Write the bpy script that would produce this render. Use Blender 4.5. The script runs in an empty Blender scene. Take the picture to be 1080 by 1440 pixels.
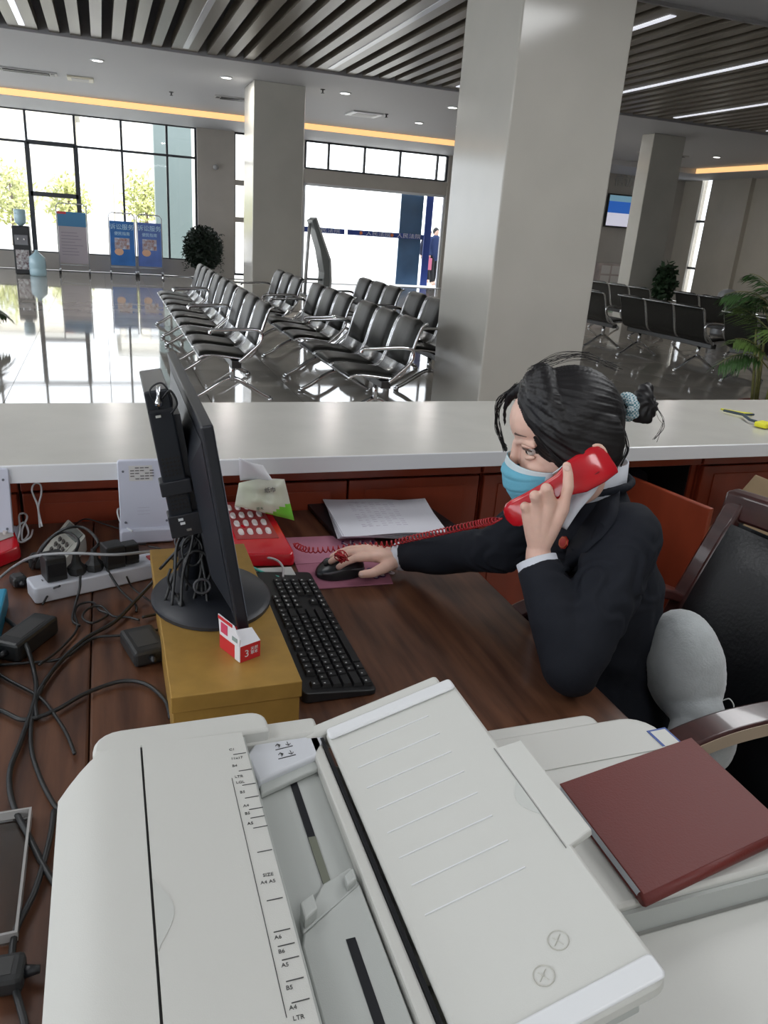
import bpy, bmesh, math, random
from mathutils import Vector, Matrix, noise
random.seed(7)
PI = math.pi
sc = bpy.context.scene
COL = sc.collection
# ---------------- camera ----------------
RX = Vector((0.943, -0.052, 0.328)); RY = Vector((-0.325, -0.351, 0.878))
def basis():
    up = -Vector((325-540, 3610-720, 1077.)).normalized()
    yv = 720-((142-540)*up[0]+1077.*up[2])/up[1]
    Y = Vector((142-540, yv-720, 1077.)).normalized()
    X = Y.cross(up)
    if X[0] < 0: X = -X
    return X, Y, up
BX, BY, BZ = basis()
CAMZ = 1.5
def ray(px, py):
    v = Vector((px-540, py-720, 1077.))
    return Vector((BX.dot(v), BY.dot(v), BZ.dot(v)))
def W(px, py, d):
    return ray(px, py)*(d/1077.)+Vector((0, 0, CAMZ))
def onx(px, py, x):
    r = ray(px, py); return r*(x/r.x)+Vector((0, 0, CAMZ))
def ony(px, py, y):
    r = ray(px, py); return r*(y/r.y)+Vector((0, 0, CAMZ))
def onz(px, py, z):
    r = ray(px, py); return r*((z-CAMZ)/r.z)+Vector((0, 0, CAMZ))
cam = bpy.data.cameras.new('camera'); camo = bpy.data.objects.new('camera', cam); COL.objects.link(camo)
cam.sensor_fit = 'HORIZONTAL'; cam.sensor_width = 36.0; cam.lens = 36.0*1077/1080; cam.clip_start = 0.02; cam.clip_end = 500
M3 = Matrix(((BX[0], -BX[1], -BX[2]), (BY[0], -BY[1], -BY[2]), (BZ[0], -BZ[1], -BZ[2])))
camo.matrix_world = Matrix.Translation((0, 0, CAMZ)) @ M3.to_4x4()
sc.camera = camo
# ---------------- light ----------------
sc.view_settings.view_transform = 'Standard'; sc.view_settings.look = 'None'
sc.view_settings.gamma = 1; sc.view_settings.use_curve_mapping = False
sc.view_settings.exposure = 0.0
wd = bpy.data.worlds.new('world'); sc.world = wd; wd.use_nodes = True
bg = wd.node_tree.nodes['Background']
bg.inputs[0].default_value = (0.90, 0.95, 1.0, 1); bg.inputs[1].default_value = 3.6
def sun(name, rot, e, col, ang):
    l = bpy.data.lights.new(name, 'SUN'); l.energy = e; l.color = col; l.angle = ang
    o = bpy.data.objects.new(name, l); o.rotation_euler = rot; COL.objects.link(o)
sun('sun', (math.radians(48), 0, math.radians(25)), 4.0, (1, .96, .9), .05)
def area(name, loc, sx, sy, power, col=(1, 1, 1), rot=(0, 0, 0)):
    l = bpy.data.lights.new(name, 'AREA'); l.shape = 'RECTANGLE'; l.size = sx; l.size_y = sy; l.energy = power; l.color = col
    o = bpy.data.objects.new(name, l); o.location = loc; o.rotation_euler = rot; COL.objects.link(o)
for lx, ly, pw in ((-2.6, 0.6, 28), (0.6, -1.6, 30), (-1.6, 3.0, 26), (2.6, 0.8, 26), (3.6, 2.9, 46)):  # unseen area lamps added to fill the desk area and brighten the big column
    area('added_fill_light', (lx, ly, 3.42), 1.2, 1.2, pw, (.97, .985, 1.0))
# ---------------- materials ----------------
MATS = {}
def mat(name, c, rough=.5, metal=0., spec=.5, noise_amt=0., nscale=8., bump=0., bscale=30., emit=None, coat=0., stretch=(1, 1, 1), c2=None, sheen=0., sss=0.):
    if name in MATS: return MATS[name]
    m = bpy.data.materials.new(name); m.use_nodes = True; nt = m.node_tree; b = nt.nodes['Principled BSDF']
    c = tuple(c)+(1,)
    b.inputs['Base Color'].default_value = c; b.inputs['Roughness'].default_value = rough
    b.inputs['Metallic'].default_value = metal; b.inputs['Specular IOR Level'].default_value = spec
    b.inputs['Coat Weight'].default_value = coat
    if coat: b.inputs['Coat Roughness'].default_value = .05
    if sheen: b.inputs['Sheen Weight'].default_value = sheen
    if sss: b.inputs['Subsurface Weight'].default_value = sss; b.inputs['Subsurface Radius'].default_value = (.01, .004, .002); b.inputs['Subsurface Scale'].default_value = .5
    if noise_amt or bump or c2:
        tc = nt.nodes.new('ShaderNodeTexCoord'); mp = nt.nodes.new('ShaderNodeMapping'); mp.inputs['Scale'].default_value = stretch
        nt.links.new(tc.outputs['Object'], mp.inputs[0])
    if noise_amt or c2:
        n = nt.nodes.new('ShaderNodeTexNoise'); n.inputs['Scale'].default_value = nscale; n.inputs['Detail'].default_value = 6
        nt.links.new(mp.outputs[0], n.inputs['Vector'])
        r = nt.nodes.new('ShaderNodeValToRGB'); nt.links.new(n.outputs[0], r.inputs[0])
        k = 1-noise_amt
        a = tuple(v*k for v in c[:3])+(1,); z = (tuple(c2)+(1,)) if c2 else tuple(min(1, v*(1+noise_amt)) for v in c[:3])+(1,)
        r.color_ramp.elements[0].color = a; r.color_ramp.elements[0].position = .32
        r.color_ramp.elements[1].color = z; r.color_ramp.elements[1].position = .68
        nt.links.new(r.outputs[0], b.inputs['Base Color'])
    if bump:
        n2 = nt.nodes.new('ShaderNodeTexNoise'); n2.inputs['Scale'].default_value = bscale; n2.inputs['Detail'].default_value = 4
        nt.links.new(mp.outputs[0], n2.inputs['Vector'])
        bp = nt.nodes.new('ShaderNodeBump'); bp.inputs['Strength'].default_value = bump; bp.inputs['Distance'].default_value = .002
        nt.links.new(n2.outputs[0], bp.inputs['Height']); nt.links.new(bp.outputs[0], b.inputs['Normal'])
    if emit:
        b.inputs['Emission Color'].default_value = tuple(emit[0])+(1,); b.inputs['Emission Strength'].default_value = emit[1]
    MATS[name] = m; return m
def glass_mat(name, tint=(1, 1, 1), f=.08):
    if name in MATS: return MATS[name]
    m = bpy.data.materials.new(name); m.use_nodes = True; nt = m.node_tree; nt.nodes.clear()
    o = nt.nodes.new('ShaderNodeOutputMaterial'); mx = nt.nodes.new('ShaderNodeMixShader')
    t = nt.nodes.new('ShaderNodeBsdfTransparent'); t.inputs[0].default_value = tuple(tint)+(1,)
    g = nt.nodes.new('ShaderNodeBsdfGlossy'); g.inputs['Roughness'].default_value = .02
    fr = nt.nodes.new('ShaderNodeFresnel'); fr.inputs[0].default_value = 1.3
    nt.links.new(fr.outputs[0], mx.inputs[0]); nt.links.new(t.outputs[0], mx.inputs[1]); nt.links.new(g.outputs[0], mx.inputs[2]); nt.links.new(mx.outputs[0], o.inputs[0])
    MATS[name] = m; return m
# ---------------- mesh builder ----------------
class MB:
    def __init__(s): s.v = []; s.f = []; s.mi = []; s.cur = 0
    def add(s, vs, fs):
        n = len(s.v); s.v += [Vector(v) for v in vs]
        for f in fs: s.f.append([i+n for i in f]); s.mi.append(s.cur)
        return s
    def box(s, c, d, R=None):
        x, y, z = d[0]/2, d[1]/2, d[2]/2
        vs = [Vector((a*x, b*y, e*z)) for a in (-1, 1) for b in (-1, 1) for e in (-1, 1)]
        if R is not None: vs = [R @ v for v in vs]
        c = Vector(c)
        return s.add([v+c for v in vs], [(0, 1, 3, 2), (4, 6, 7, 5), (0, 4, 5, 1), (2, 3, 7, 6), (0, 2, 6, 4), (1, 5, 7, 3)])
    def bx(s, x0, x1, y0, y1, z0, z1): return s.box(((x0+x1)/2, (y0+y1)/2, (z0+z1)/2), (x1-x0, y1-y0, z1-z0))
    def loft(s, rings, closed=True, cap=True):
        n = len(rings[0]); vs = [v for r in rings for v in r]; fs = []
        for i in range(len(rings)-1):
            for j in range(n if closed else n-1):
                a = i*n+j; b = i*n+(j+1) % n; fs.append((a, b, b+n, a+n))
        if cap: fs.append(tuple(reversed(range(n)))); fs.append(tuple(range((len(rings)-1)*n, len(rings)*n)))
        return s.add(vs, fs)
    def tube(s, pts, r, n=8, cap=True, closed=False):
        pts = [Vector(p) for p in pts]; rings = []; up = Vector((0, 0, 1)); prev = None
        m = len(pts)
        for i, p in enumerate(pts):
            if closed: t = pts[(i+1) % m]-pts[i-1]
            else: t = pts[min(i+1, m-1)]-pts[max(i-1, 0)]
            if t.length < 1e-9: t = Vector((0, 0, 1))
            t.normalize()
            if prev is None:
                a = t.cross(up)
                if a.length < .1: a = t.cross(Vector((1, 0, 0)))
                a.normalize()
            else:
                a = prev-t*prev.dot(t)
                if a.length < 1e-6: a = t.orthogonal()
                a.normalize()
            prev = a; b = t.cross(a)
            rr = r[i] if isinstance(r, (list, tuple)) else r
            rings.append([p+a*math.cos(2*PI*k/n)*rr+b*math.sin(2*PI*k/n)*rr for k in range(n)])
        if closed: rings.append(rings[0]); cap = False
        return s.loft(rings, True, cap)
    def cyl(s, p0, p1, r0, r1=None, n=16): return s.tube([p0, p1], [r0, r0 if r1 is None else r1], n)
    def lathe(s, prof, c=(0, 0, 0), n=24, axis=None):
        c = Vector(c); Rm = axis or Matrix.Identity(3)
        rings = [[c+Rm @ Vector((r*math.cos(2*PI*k/n), r*math.sin(2*PI*k/n), z)) for k in range(n)] for r, z in prof]
        return s.loft(rings)
    def prism(s, poly, z0, z1, fn=None):
        fn = fn or (lambda x, y, z: Vector((x, y, z)))
        return s.loft([[fn(x, y, z0) for x, y in poly], [fn(x, y, z1) for x, y in poly]])
    def sphere(s, c, r, n=16, R=None):
        c = Vector(c); r = Vector(r) if hasattr(r, '__len__') else Vector((r, r, r)); rings = []
        for i in range(n//2+1):
            th = PI*i/(n//2); th = min(max(th, .02), PI-.02)
            ring = []
            for k in range(n):
                v = Vector((r.x*math.sin(th)*math.cos(2*PI*k/n), r.y*math.sin(th)*math.sin(2*PI*k/n), -r.z*math.cos(th)))
                if R is not None: v = R @ v
                ring.append(c+v)
            rings.append(ring)
        return s.loft(rings)
    def grid(s, fn, nu, nv, th=0.):
        P = [[Vector(fn(i/nu, j/nv)) for j in range(nv+1)] for i in range(nu+1)]
        vs = [p for r in P for p in r]
        fs = [(i*(nv+1)+j, (i+1)*(nv+1)+j, (i+1)*(nv+1)+j+1, i*(nv+1)+j+1) for i in range(nu) for j in range(nv)]
        if th:
            N = len(vs); nn = []
            for i in range(nu+1):
                for j in range(nv+1):
                    a = P[min(i+1, nu)][j]-P[max(i-1, 0)][j]; b = P[i][min(j+1, nv)]-P[i][max(j-1, 0)]
                    k = a.cross(b); nn.append(k.normalized() if k.length > 1e-12 else Vector((0, 0, 1)))
            vs2 = [v-k*th for v, k in zip(vs, nn)]
            fs2 = [tuple(q+N for q in reversed(f)) for f in fs]
            bd = [i*(nv+1) for i in range(nu+1)]+[nu*(nv+1)+j for j in range(1, nv+1)]+[i*(nv+1)+nv for i in range(nu-1, -1, -1)]+[j for j in range(nv-1, 0, -1)]
            side = [(bd[(k+1) % len(bd)], bd[k], bd[k]+N, bd[(k+1) % len(bd)]+N) for k in range(len(bd))]
            return s.add(vs+vs2, fs+fs2+side)
        return s.add(vs, fs)
    def mesh(s, name, mats, smooth=False):
        me = bpy.data.meshes.new(name); me.from_pydata([tuple(v) for v in s.v], [], s.f)
        ms = mats if isinstance(mats, (list, tuple)) else [mats]
        for m in ms: me.materials.append(m)
        me.polygons.foreach_set('material_index', s.mi)
        bm = bmesh.new(); bm.from_mesh(me); bmesh.ops.recalc_face_normals(bm, faces=bm.faces); bm.to_mesh(me); bm.free()
        if smooth: me.shade_smooth() if hasattr(me, 'shade_smooth') else me.polygons.foreach_set('use_smooth', [True]*len(me.polygons))
        return me
    def build(s, name, mats, parent=None, smooth=False, bevel=0., seg=2, angle=None):
        if parent is not None:
            inv = WM[parent].inverted(); s.v = [inv @ v for v in s.v]
        me = s.mesh(name, mats, smooth)
        o = bpy.data.objects.new(name, me); COL.objects.link(o)
        WM[o] = (WM[parent] if parent is not None else Matrix.Identity(4)).copy()
        if parent is not None: o.parent = parent
        if bevel:
            md = o.modifiers.new('bevel', 'BEVEL'); md.width = bevel; md.segments = seg; md.limit_method = 'ANGLE'; md.angle_limit = math.radians(35)
            if smooth: md.harden_normals = False
        if smooth and angle:
            try: me.set_sharp_from_angle(angle=math.radians(angle))
            except Exception: pass
        return o
WM = {}
def tag(o, label, cat, group=None):
    o['label'] = label; o['category'] = cat
    if group: o['group'] = group
    return o
def struct(o, label=None):
    o['kind'] = 'structure'
    if label: o['label'] = label
    return o
def thing(name, label, cat, loc=(0, 0, 0), rz=0., group=None):
    o = bpy.data.objects.new(name, None); COL.objects.link(o); o.empty_display_size = .05
    o.location = loc; o.rotation_euler = (0, 0, rz); WM[o] = Matrix.Translation(Vector(loc)) @ Matrix.Rotation(rz, 4, 'Z')
    return tag(o, label, cat, group)
def sempty(name, loc=(0, 0, 0)):
    o = bpy.data.objects.new(name, None); COL.objects.link(o); o.location = loc; WM[o] = Matrix.Translation(Vector(loc)); o['kind'] = 'structure'; return o
def copy_tree(o, parent=None):
    c = o.copy(); COL.objects.link(c)
    if parent is not None: c.parent = parent
    for ch in [k for k in bpy.data.objects if k.parent == o]: copy_tree(ch, c)
    return c
def bez(pts, n=8):
    """Catmull-Rom through the points"""
    pts = [Vector(p) for p in pts]; out = []
    P = [pts[0]*2-pts[1]]+pts+[pts[-1]*2-pts[-2]]
    for i in range(1, len(P)-2):
        for k in range(n):
            t = k/n; a, b, c, d = P[i-1], P[i], P[i+1], P[i+2]
            out.append(.5*((2*b)+(c-a)*t+(2*a-5*b+4*c-d)*t*t+(3*b-a-3*c+d)*t**3))
    out.append(pts[-1]); return out
def text_mesh(txt, size, M, name, m, parent, ext=.0002, align='CENTER', sx=1.):
    cu = bpy.data.curves.new('t', 'FONT'); cu.body = txt; cu.size = size; cu.extrude = ext; cu.align_x = align; cu.align_y = 'CENTER'; cu.resolution_u = 3
    to = bpy.data.objects.new('t', cu); COL.objects.link(to)
    me = bpy.data.meshes.new_from_object(to.evaluated_get(bpy.context.evaluated_depsgraph_get()))
    bpy.data.objects.remove(to)
    inv = WM[parent].inverted() if parent is not None else Matrix.Identity(4)
    me.transform(inv @ M @ Matrix.Diagonal((sx, 1, 1, 1)))
    me.materials.clear(); me.materials.append(m)
    o = bpy.data.objects.new(name, me); COL.objects.link(o)
    if parent is not None: o.parent = parent
    WM[o] = WM.get(parent, Matrix.Identity(4)).copy()
    return o
def frame(o, x, y):
    """matrix with origin o, x axis x and y axis y"""
    x = Vector(x).normalized(); y = Vector(y); y = (y-x*y.dot(x)).normalized(); z = x.cross(y)
    return Matrix(((x.x, y.x, z.x, o[0]), (x.y, y.y, z.y, o[1]), (x.z, y.z, z.z, o[2]), (0, 0, 0, 1)))
# ================= SETTING =================
CE = 3.5; YW = 20.5; XR = 16.4; XL = -8.0; YB = -4.0
m_floor = mat('polished_tile', (.44, .41, .37), .045, noise_amt=.12, nscale=1.3, spec=.75, bump=.02, bscale=3)
m_ceil = mat('ceiling_paint', (.50, .51, .54), .6)
m_wall = mat('wall_stone', (.46, .43, .37), .35, noise_amt=.05, nscale=1.5)
m_stone = mat('column_stone', (.50, .485, .44), .14, noise_amt=.04, nscale=2.0)
m_joint = mat('tile_joint', (.18, .17, .16), .7)
m_black = mat('black_plastic', (.012, .013, .016), .38)
m_frame = mat('window_frame_paint', (.035, .04, .05), .35)
m_glass = glass_mat('window_glass')
m_white = mat('white_plastic', (.72, .74, .77), .35)
m_chrome = mat('chrome', (.75, .76, .78), .12, 1.)
# floor: slab + tiles
fl = MB().bx(XL, XR, YB, YW, -.12, -.006).build('floor', m_joint); struct(fl)
T = .8
tmesh = MB().box((0, 0, 0), (T-.004, T-.004, .006)).mesh('tile', m_floor)
cells = []
ix = int(XL/T); 
for i in range(int(XL/T), int(XR/T)+1):
    for j in range(int(YB/T), int(YW/T)+1):
        cx, cy = (i+.5)*T, (j+.5)*T
        if cx-T/2 < XL or cx+T/2 > XR or cy+T/2 > YW: continue
        a = math.atan2(cx, cy)
        vis = cy > 2.0 and -.35 < a < 1.0
        cells.append((0 if vis else 1, cx*cx+cy*cy, cx, cy))
cells.sort()
rest = MB()
for k, (v, d, cx, cy) in enumerate(cells):
    if k < 300:
        o = bpy.data.objects.new('tile', tmesh); o.location = (cx, cy, -.003); o.parent = fl; COL.objects.link(o)
    else: rest.box((cx, cy, -.003), (T-.004, T-.004, .006))
o = rest.build('tile_field', m_floor, fl); o['kind'] = 'stuff'
# ceiling with the slatted bay
SY0, SY1 = 6.62, 12.0
ce = MB().bx(XL, XR, YB, SY0, CE, CE+.3).bx(XL, XR, SY1, YW, CE, CE+.3).build('ceiling', m_ceil); struct(ce)
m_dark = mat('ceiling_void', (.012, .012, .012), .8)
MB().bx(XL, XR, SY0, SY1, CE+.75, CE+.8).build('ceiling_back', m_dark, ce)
m_edge = mat('bay_edge', (.30, .30, .31), .5)
MB().bx(XL, XR, SY0-.0, SY0+.03, CE-.03, CE+.75).bx(XL, XR, SY1-.03, SY1, CE-.03, CE+.75).build('bay_edge', m_edge, ce)
m_slat = mat('slat_metal', (.21, .185, .15), .33, metal=.25, noise_amt=.15, nscale=3, stretch=(1, .1, 1))
smesh = MB().box((0, 0, 0), (.125, SY1-SY0-.06, .13)).mesh('slat', m_slat)
wmesh = MB().box((0, 0, 0), (.34, SY1-SY0-.06, .12)).mesh('slat', m_slat)
m_led = mat('led_strip', (.9, .92, .95), .3, emit=((.88, .90, 1), .75))
m_led_off = mat('strip_cover', (.72, .73, .78), .25)
ym = (SY0+SY1)/2
for k in range(-3, 8):
    xs = 1.15+1.95*k
    if XL < xs < XR-.3:
        o = bpy.data.objects.new('slat', wmesh); o.location = (xs, ym, CE+.06); o.parent = ce; COL.objects.link(o)
        lit = k in (-1,) or k >= 2
        MB().bx(xs-.035, xs+.035, SY0+.3, SY1-.25, CE-.008, CE+.001).build('light_strip', m_led if lit else m_led_off, ce)
    for q in range(6):
        x = xs+.36+.247*q
        if x > XR-.2 or x < XL+.1: continue
        o = bpy.data.objects.new('slat', smesh); o.location = (x, ym, CE+.065); o.parent = ce; COL.objects.link(o)
# cove and soffit along the window wall and the right wall
m_cove = mat('cove_light', (.9, .6, .3), .5, emit=((1.0, .60, .25), .95))
so = MB().bx(XL, XR, 18.28, YW, 3.375, CE-.001).bx(14.9, XR, SY1, 18.28, 3.375, CE-.001).build('trim_1', m_ceil); struct(so)
MB().bx(XL, 9.0, 18.255, 18.279, 3.385, CE-.004).bx(14.875, 14.899, SY1+.02, 18.25, 3.385, CE-.004).build('cove_light', m_cove, so)
# walls
def wall(name, m, *bxs):
    b = MB()
    for q in bxs: b.bx(*q)
    return struct(b.build(name, m))
wb = wall('wall_back', m_wall, (XL, XR, YB-.2, YB, 0, 1.0), (XL, XR, YB-.2, YB, 2.9, CE), (-2, XR, YB-.2, YB, 1.0, 2.9))
wl = wall('wall_left', m_wall, (XL-.2, XL, YB, YW, 0, .5), (XL-.2, XL, YB, YW, 3.1, CE+.3), (XL-.2, XL, 4.5, 5.5, .5, 3.1), (XL-.2, XL, 12.5, 13.5, .5, 3.1))
wr = wall('wall_right', m_wall, (XR, XR+.2, YB, 19.35, 0, CE), (XR, XR+.2, 19.75, YW, 0, CE), (XR, XR+.2, 19.35, 19.75, 0, .3), (XR-.14, XR, 17.7, 18.55, 0, 3.375), (XR-.05, XR, 15.4, 17.2, .5, 3.0))
def P2(px, py): p = ony(px, py, YW); return p
# far wall: piers, sill
m_pier = mat('pier_stone', (.40, .375, .34), .4, noise_amt=.05, nscale=2)
wf = wall('wall_front', m_pier, (XL, 2.2, YW, YW+.2, 0, .38), (2.22, 3.1, YW-.1, YW+.3, 0, 3.375), (4.0, 4.85, YW, YW+.2, 0, 3.375),
          (4.85, 8.75, YW-.02, YW+.25, 2.40, 2.72), (8.75, 12.4, YW-.05, YW+.2, 0, 3.375), (12.4, XR, YW, YW+.2, 0, 3.375), (XL, XR, YW, YW+.2, 3.375, CE), (3.1, 4.0, YW, YW+.2, 2.2, 2.32), (3.1, 4.0, YW, YW+.2, 1.35, 1.47))
def window(name, x0, x1, z0, z1, vx, hz, t=.05, extra=None):
    b = MB(); y = YW+.08
    for x in [x0]+vx+[x1]: b.bx(x-t/2, x+t/2, y-.04, y+.04, z0, z1)
    for z in [z0]+hz+[z1]: b.bx(x0, x1, y-.035, y+.035, z-t/2, z+t/2)
    if extra: extra(b, y)
    w = struct(b.build(name, m_frame))
    xs = [x0]+vx+[x1]; zs = [z0]+hz+[z1]
    for i in range(len(xs)-1):
        for j in range(len(zs)-1):
            MB().bx(xs[i]+t/2, xs[i+1]-t/2, y-.004, y+.004, zs[j]+t/2, zs[j+1]-t/2).build('window_pane', m_glass, w)
    return w
s = YW/20.
def ex(b, y):
    x0, x1 = -1.46*s, -.47*s
    b.bx(x0-.05, x0+.05, y-.06, y+.05, .4, 2.72); b.bx(x1-.05, x1+.05, y-.06, y+.05, .4, 2.72)
    b.bx(x0, x1, y-.06, y+.05, 1.60, 1.70); b.bx(x0, x1, y-.06, y+.05, 2.68, 2.77)
window('window_1', XL+.1, 2.2, .38, 3.375, [x*s for x in (-6.4, -5.4, -4.4, -3.45, -2.45, -1.46, -.47, .51, 1.50)], [2.72], extra=ex)
window('window_2', 4.88, 8.72, 2.74, 3.36, [5.48, 6.43, 7.40, 8.45], [])
window('window_3', 3.12, 3.98, .1, 3.36, [], [])
w4 = struct(MB().bx(XR+.05, XR+.12, 19.35, 19.75, 2.25, 2.31).bx(XR+.05, XR+.12, 19.35, 19.75, .95, 1.01).build('window_4', m_frame))
MB().bx(XR+.08, XR+.088, 19.36, 19.74, .31, CE-.02).build('window_pane', m_glass, w4)
# glass front at the entrance with the blue stripe
m_stripe = mat('blue_film', (.035, .07, .30), .4); m_sw = mat('stripe_text', (.75, .78, .85), .5); m_so = mat('stripe_emblem', (.75, .22, .08), .5)
dr = MB()
for x in (4.87, 8.73): dr.bx(x-.03, x+.03, YW, YW+.08, 0, 2.4)
dr.bx(4.87, 8.73, YW, YW+.08, 2.34, 2.40)
dr = struct(dr.build('door_1', mat('door_rail', (.7, .72, .75), .3, .6)))
xs = [4.90, 6.02, 8.20]
for a, b_ in ((4.90, 5.98), (6.06, 8.22)):
    MB().bx(a, b_, YW+.03, YW+.045, .02, 2.34).build('door_leaf', m_glass, dr)
    for u, v in ((a, b_),):
        z0 = 1.235; MB().bx(u, v, YW+.02, YW+.028, z0, z0+.13).build('blue_stripe', m_stripe, dr)
for cx, n in ((5.45, 1.0), (6.85, 1.), (7.72, 1.)):
    text_mesh('人民法院', .13, frame((cx+.06, YW+.016, 1.30), (1, 0, 0), (0, 0, 1)), 'stripe_lettering', m_sw, dr, sx=1.35)
    MB().cyl((cx-.42, YW+.018, 1.30), (cx-.42, YW+.012, 1.30), .045, n=8).build('stripe_emblem', m_so, dr)
m_bglass = mat('blue_door_panel', (.06, .12, .22), .15, noise_amt=.2, nscale=1.5)
MB().bx(7.62, 8.27, YW+.35, YW+.40, .02, 2.36).build('blue_panel', m_bglass, dr, bevel=.01)
MB().bx(8.36, 8.56, YW+.35, YW+.40, .02, 2.36).build('blue_panel', m_stripe, dr, bevel=.01)
# columns
def column(x0, x1, y0, y1, lab):
    o = MB().bx(x0, x1, y0, y1, 0, CE-.002).build('trim_column', m_stone, bevel=.012); struct(o); return o
CY = 5.3
c1 = MB().bx(.507*CY, .672*CY, CY, CY+.93, 0, CE+.5).build('trim_2', m_stone, bevel=.012); struct(c1)
c2 = MB().bx(.174*13.5, .2355*13.5, 13.5, 14.4, 0, CE).build('trim_3', m_stone, bevel=.012); struct(c2)
c3 = MB().bx(.733*13.5, .787*13.5, 13.5, 13.88, 0, CE).build('trim_4', m_stone, bevel=.012); struct(c3)
# downlights
m_lamp = mat('downlight_lens', (1, 1, 1), .3, emit=((1, .98, .95), 7.))
def downlight(x, y, lab, grp='round downlights in the grey ceiling'):
    t = thing('downlight', lab, 'ceiling light', (x, y, CE), 0, grp)
    MB().lathe([(.10, 0.), (.10, -.012), (.075, -.016), (.075, 0.)], (x, y, CE), 20).build('trim_ring', m_white, t, True)
    MB().lathe([(.001, -.006), (.074, -.006), (.074, -.0135), (.001, -.0135)], (x, y, CE), 16).build('lens', m_lamp, t)
    l = bpy.data.lights.new('downlight_beam', 'AREA'); l.shape = 'DISK'; l.size = .14; l.energy = 26; l.color = (1, .97, .93); lo = bpy.data.objects.new('downlight_beam', l); COL.objects.link(lo); lo.parent = t; lo.location = (0, 0, -.03)
dl = ['round downlight at far left beside the slatted ceiling', 'round downlight left of the slim column head', 'round downlight right of the slim column head', 'round downlight nearest the big column on its left']
for k, x in enumerate((.06, 1.94, 3.86, 5.78)): downlight(x, 13.6, dl[k])
downlight(9.2, 15.2, 'round downlight beside the far right column head'); downlight(6.1, 16.0, 'round downlight deep behind the row by the big column')
downlight(13.2, 15.6, 'round downlight near the right wall cove')
def vent(x, y, sx, lab):
    t = thing('air_vent', lab, 'vent', (x, y, CE), 0)
    MB().bx(x-sx/2, x+sx/2, y-.16, y+.16, CE-.02, CE-.001).build('vent_frame', mat('vent_paint', (.5, .5, .5), .5), t, bevel=.006)
    for k in range(4): MB().box((x, y-.1+.065*k, CE-.026), (sx-.24, .03, .012)).build('vent_slat', m_black, t)
    for sg in (-1, 1): MB().bx(x+sg*(sx/2-.07)-.03, x+sg*(sx/2-.07)+.03, y-.08, y+.08, CE-.028, CE-.02).build('end_louver', m_black, t)
vent(-1.05, 15.6, .95, 'long slotted ceiling air vent at the far left'); vent(2.45, 15.8, .85, 'slotted ceiling air vent left of the slim column')
vent(12.2, 16.2, 1.2, 'slotted ceiling air vent before the right hand cove')
def cassette(x, y, sz, lab, m):
    t = thing('ceiling_panel', lab, 'ceiling panel', (x, y, CE), 0)
    MB().bx(x-sz/2, x+sz/2, y-sz/2, y+sz/2, CE-.03, CE-.001).build('panel_plate', m, t, bevel=.008)
    MB().bx(x-sz/3, x+sz/3, y-sz/3, y+sz/3, CE-.036, CE-.03).build('panel_grille', mat('vent_paint', (.5, .5, .5), .5), t, bevel=.003)
cassette(-.22, 15.7, .42, 'square cream access panel in the grey ceiling', mat('access_panel', (.75, .72, .58), .5))
cassette(4.85, 15.7, .6, 'square white air cassette right of the slim column', m_white)
for x, y, slab in ((1.3, 16.0, 'small sprinkler head between access panel and left slotted vent'), (3.47, 13.55, 'small sprinkler head beside the slim column top'), (5.2, 15.4, 'small sprinkler head right of the white air cassette'), (13.4, 17.6, 'small sprinkler head before the right hand cove light')):
    t = thing('sprinkler', slab, 'sprinkler', (x, y, CE))
    MB().lathe([(.001, 0), (.04, 0), (.04, -.01), (.015, -.015), (.012, -.05), (.03, -.055), (.03, -.062), (.001, -.062)], (x, y, CE), 12).build('sprinkler_head', m_black, t)
# ---- exterior ----
g = MB().bx(-60, 90, YW+.25, 140, -.3, -.06).build('ground', mat('pavement_outside', (.62, .61, .58), .8, noise_amt=.1, nscale=.4)); struct(g)
def building(x0, x1, y, h, c, cw, nx, nz, lab):
    t = thing('building', lab, 'building', ((x0+x1)/2, y, -.06))
    MB().bx(x0, x1, y, y+10, -.06, h).build('facade', mat('facade_%d' % int(x0*10+900), c, .8), t)
    MB().bx(x0-.3, x1+.3, y-.3, y+10, h, h+.5).build('roof_edge', mat('roof_trim', (.55, .55, .52), .7), t)
    wm_ = mat('far_window', (.55, .58, .6), .2)
    dx = (x1-x0)/nx; dz = (h-1.5)/nz
    for i in range(nx):
        for j in range(nz): MB().bx(x0+dx*(i+.22), x0+dx*(i+.78), y-.08, y+.02, 1.2+dz*(j+.2), 1.2+dz*(j+.72)).build('window', wm_, t)
building(-14, -1.5, 62, 7.5, (.62, .58, .50), 0, 6, 2, 'low pale building seen through the left panes')
building(1.0, 12.5, 66, 9.5, (.66, .64, .58), 0, 6, 3, 'pale block with window grid behind the poster stands')
pl = MB().bx(2.35*.63*1.02, 2.75*.93, 25, 25.5, -.06, 5).build('outside_pillar', mat('pillar_out', (.13, .17, .17), .4)); tag(pl, 'dark green pillar standing outside the left glass wall', 'pillar')
m_leafy = mat('yellow_leaf', (.40, .42, .16), .7, noise_amt=.3, nscale=9)
m_trunk = mat('bark', (.16, .12, .08), .8)
def leaf_ball(b, c, r, n, ls):
    for k in range(n):
        v = Vector((random.gauss(0, 1), random.gauss(0, 1), random.gauss(0, 1))).normalized()*random.uniform(.35, 1)
        p = Vector(c)+Vector((v.x*r[0], v.y*r[1], v.z*r[2]))
        a = Vector((random.uniform(-1, 1), random.uniform(-1, 1), random.uniform(-1, 1))).normalized(); bb = a.orthogonal().normalized()
        b.add([p-a*ls, p+bb*ls*.5, p+a*ls, p-bb*ls*.5], [(0, 1, 2, 3)])
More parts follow.
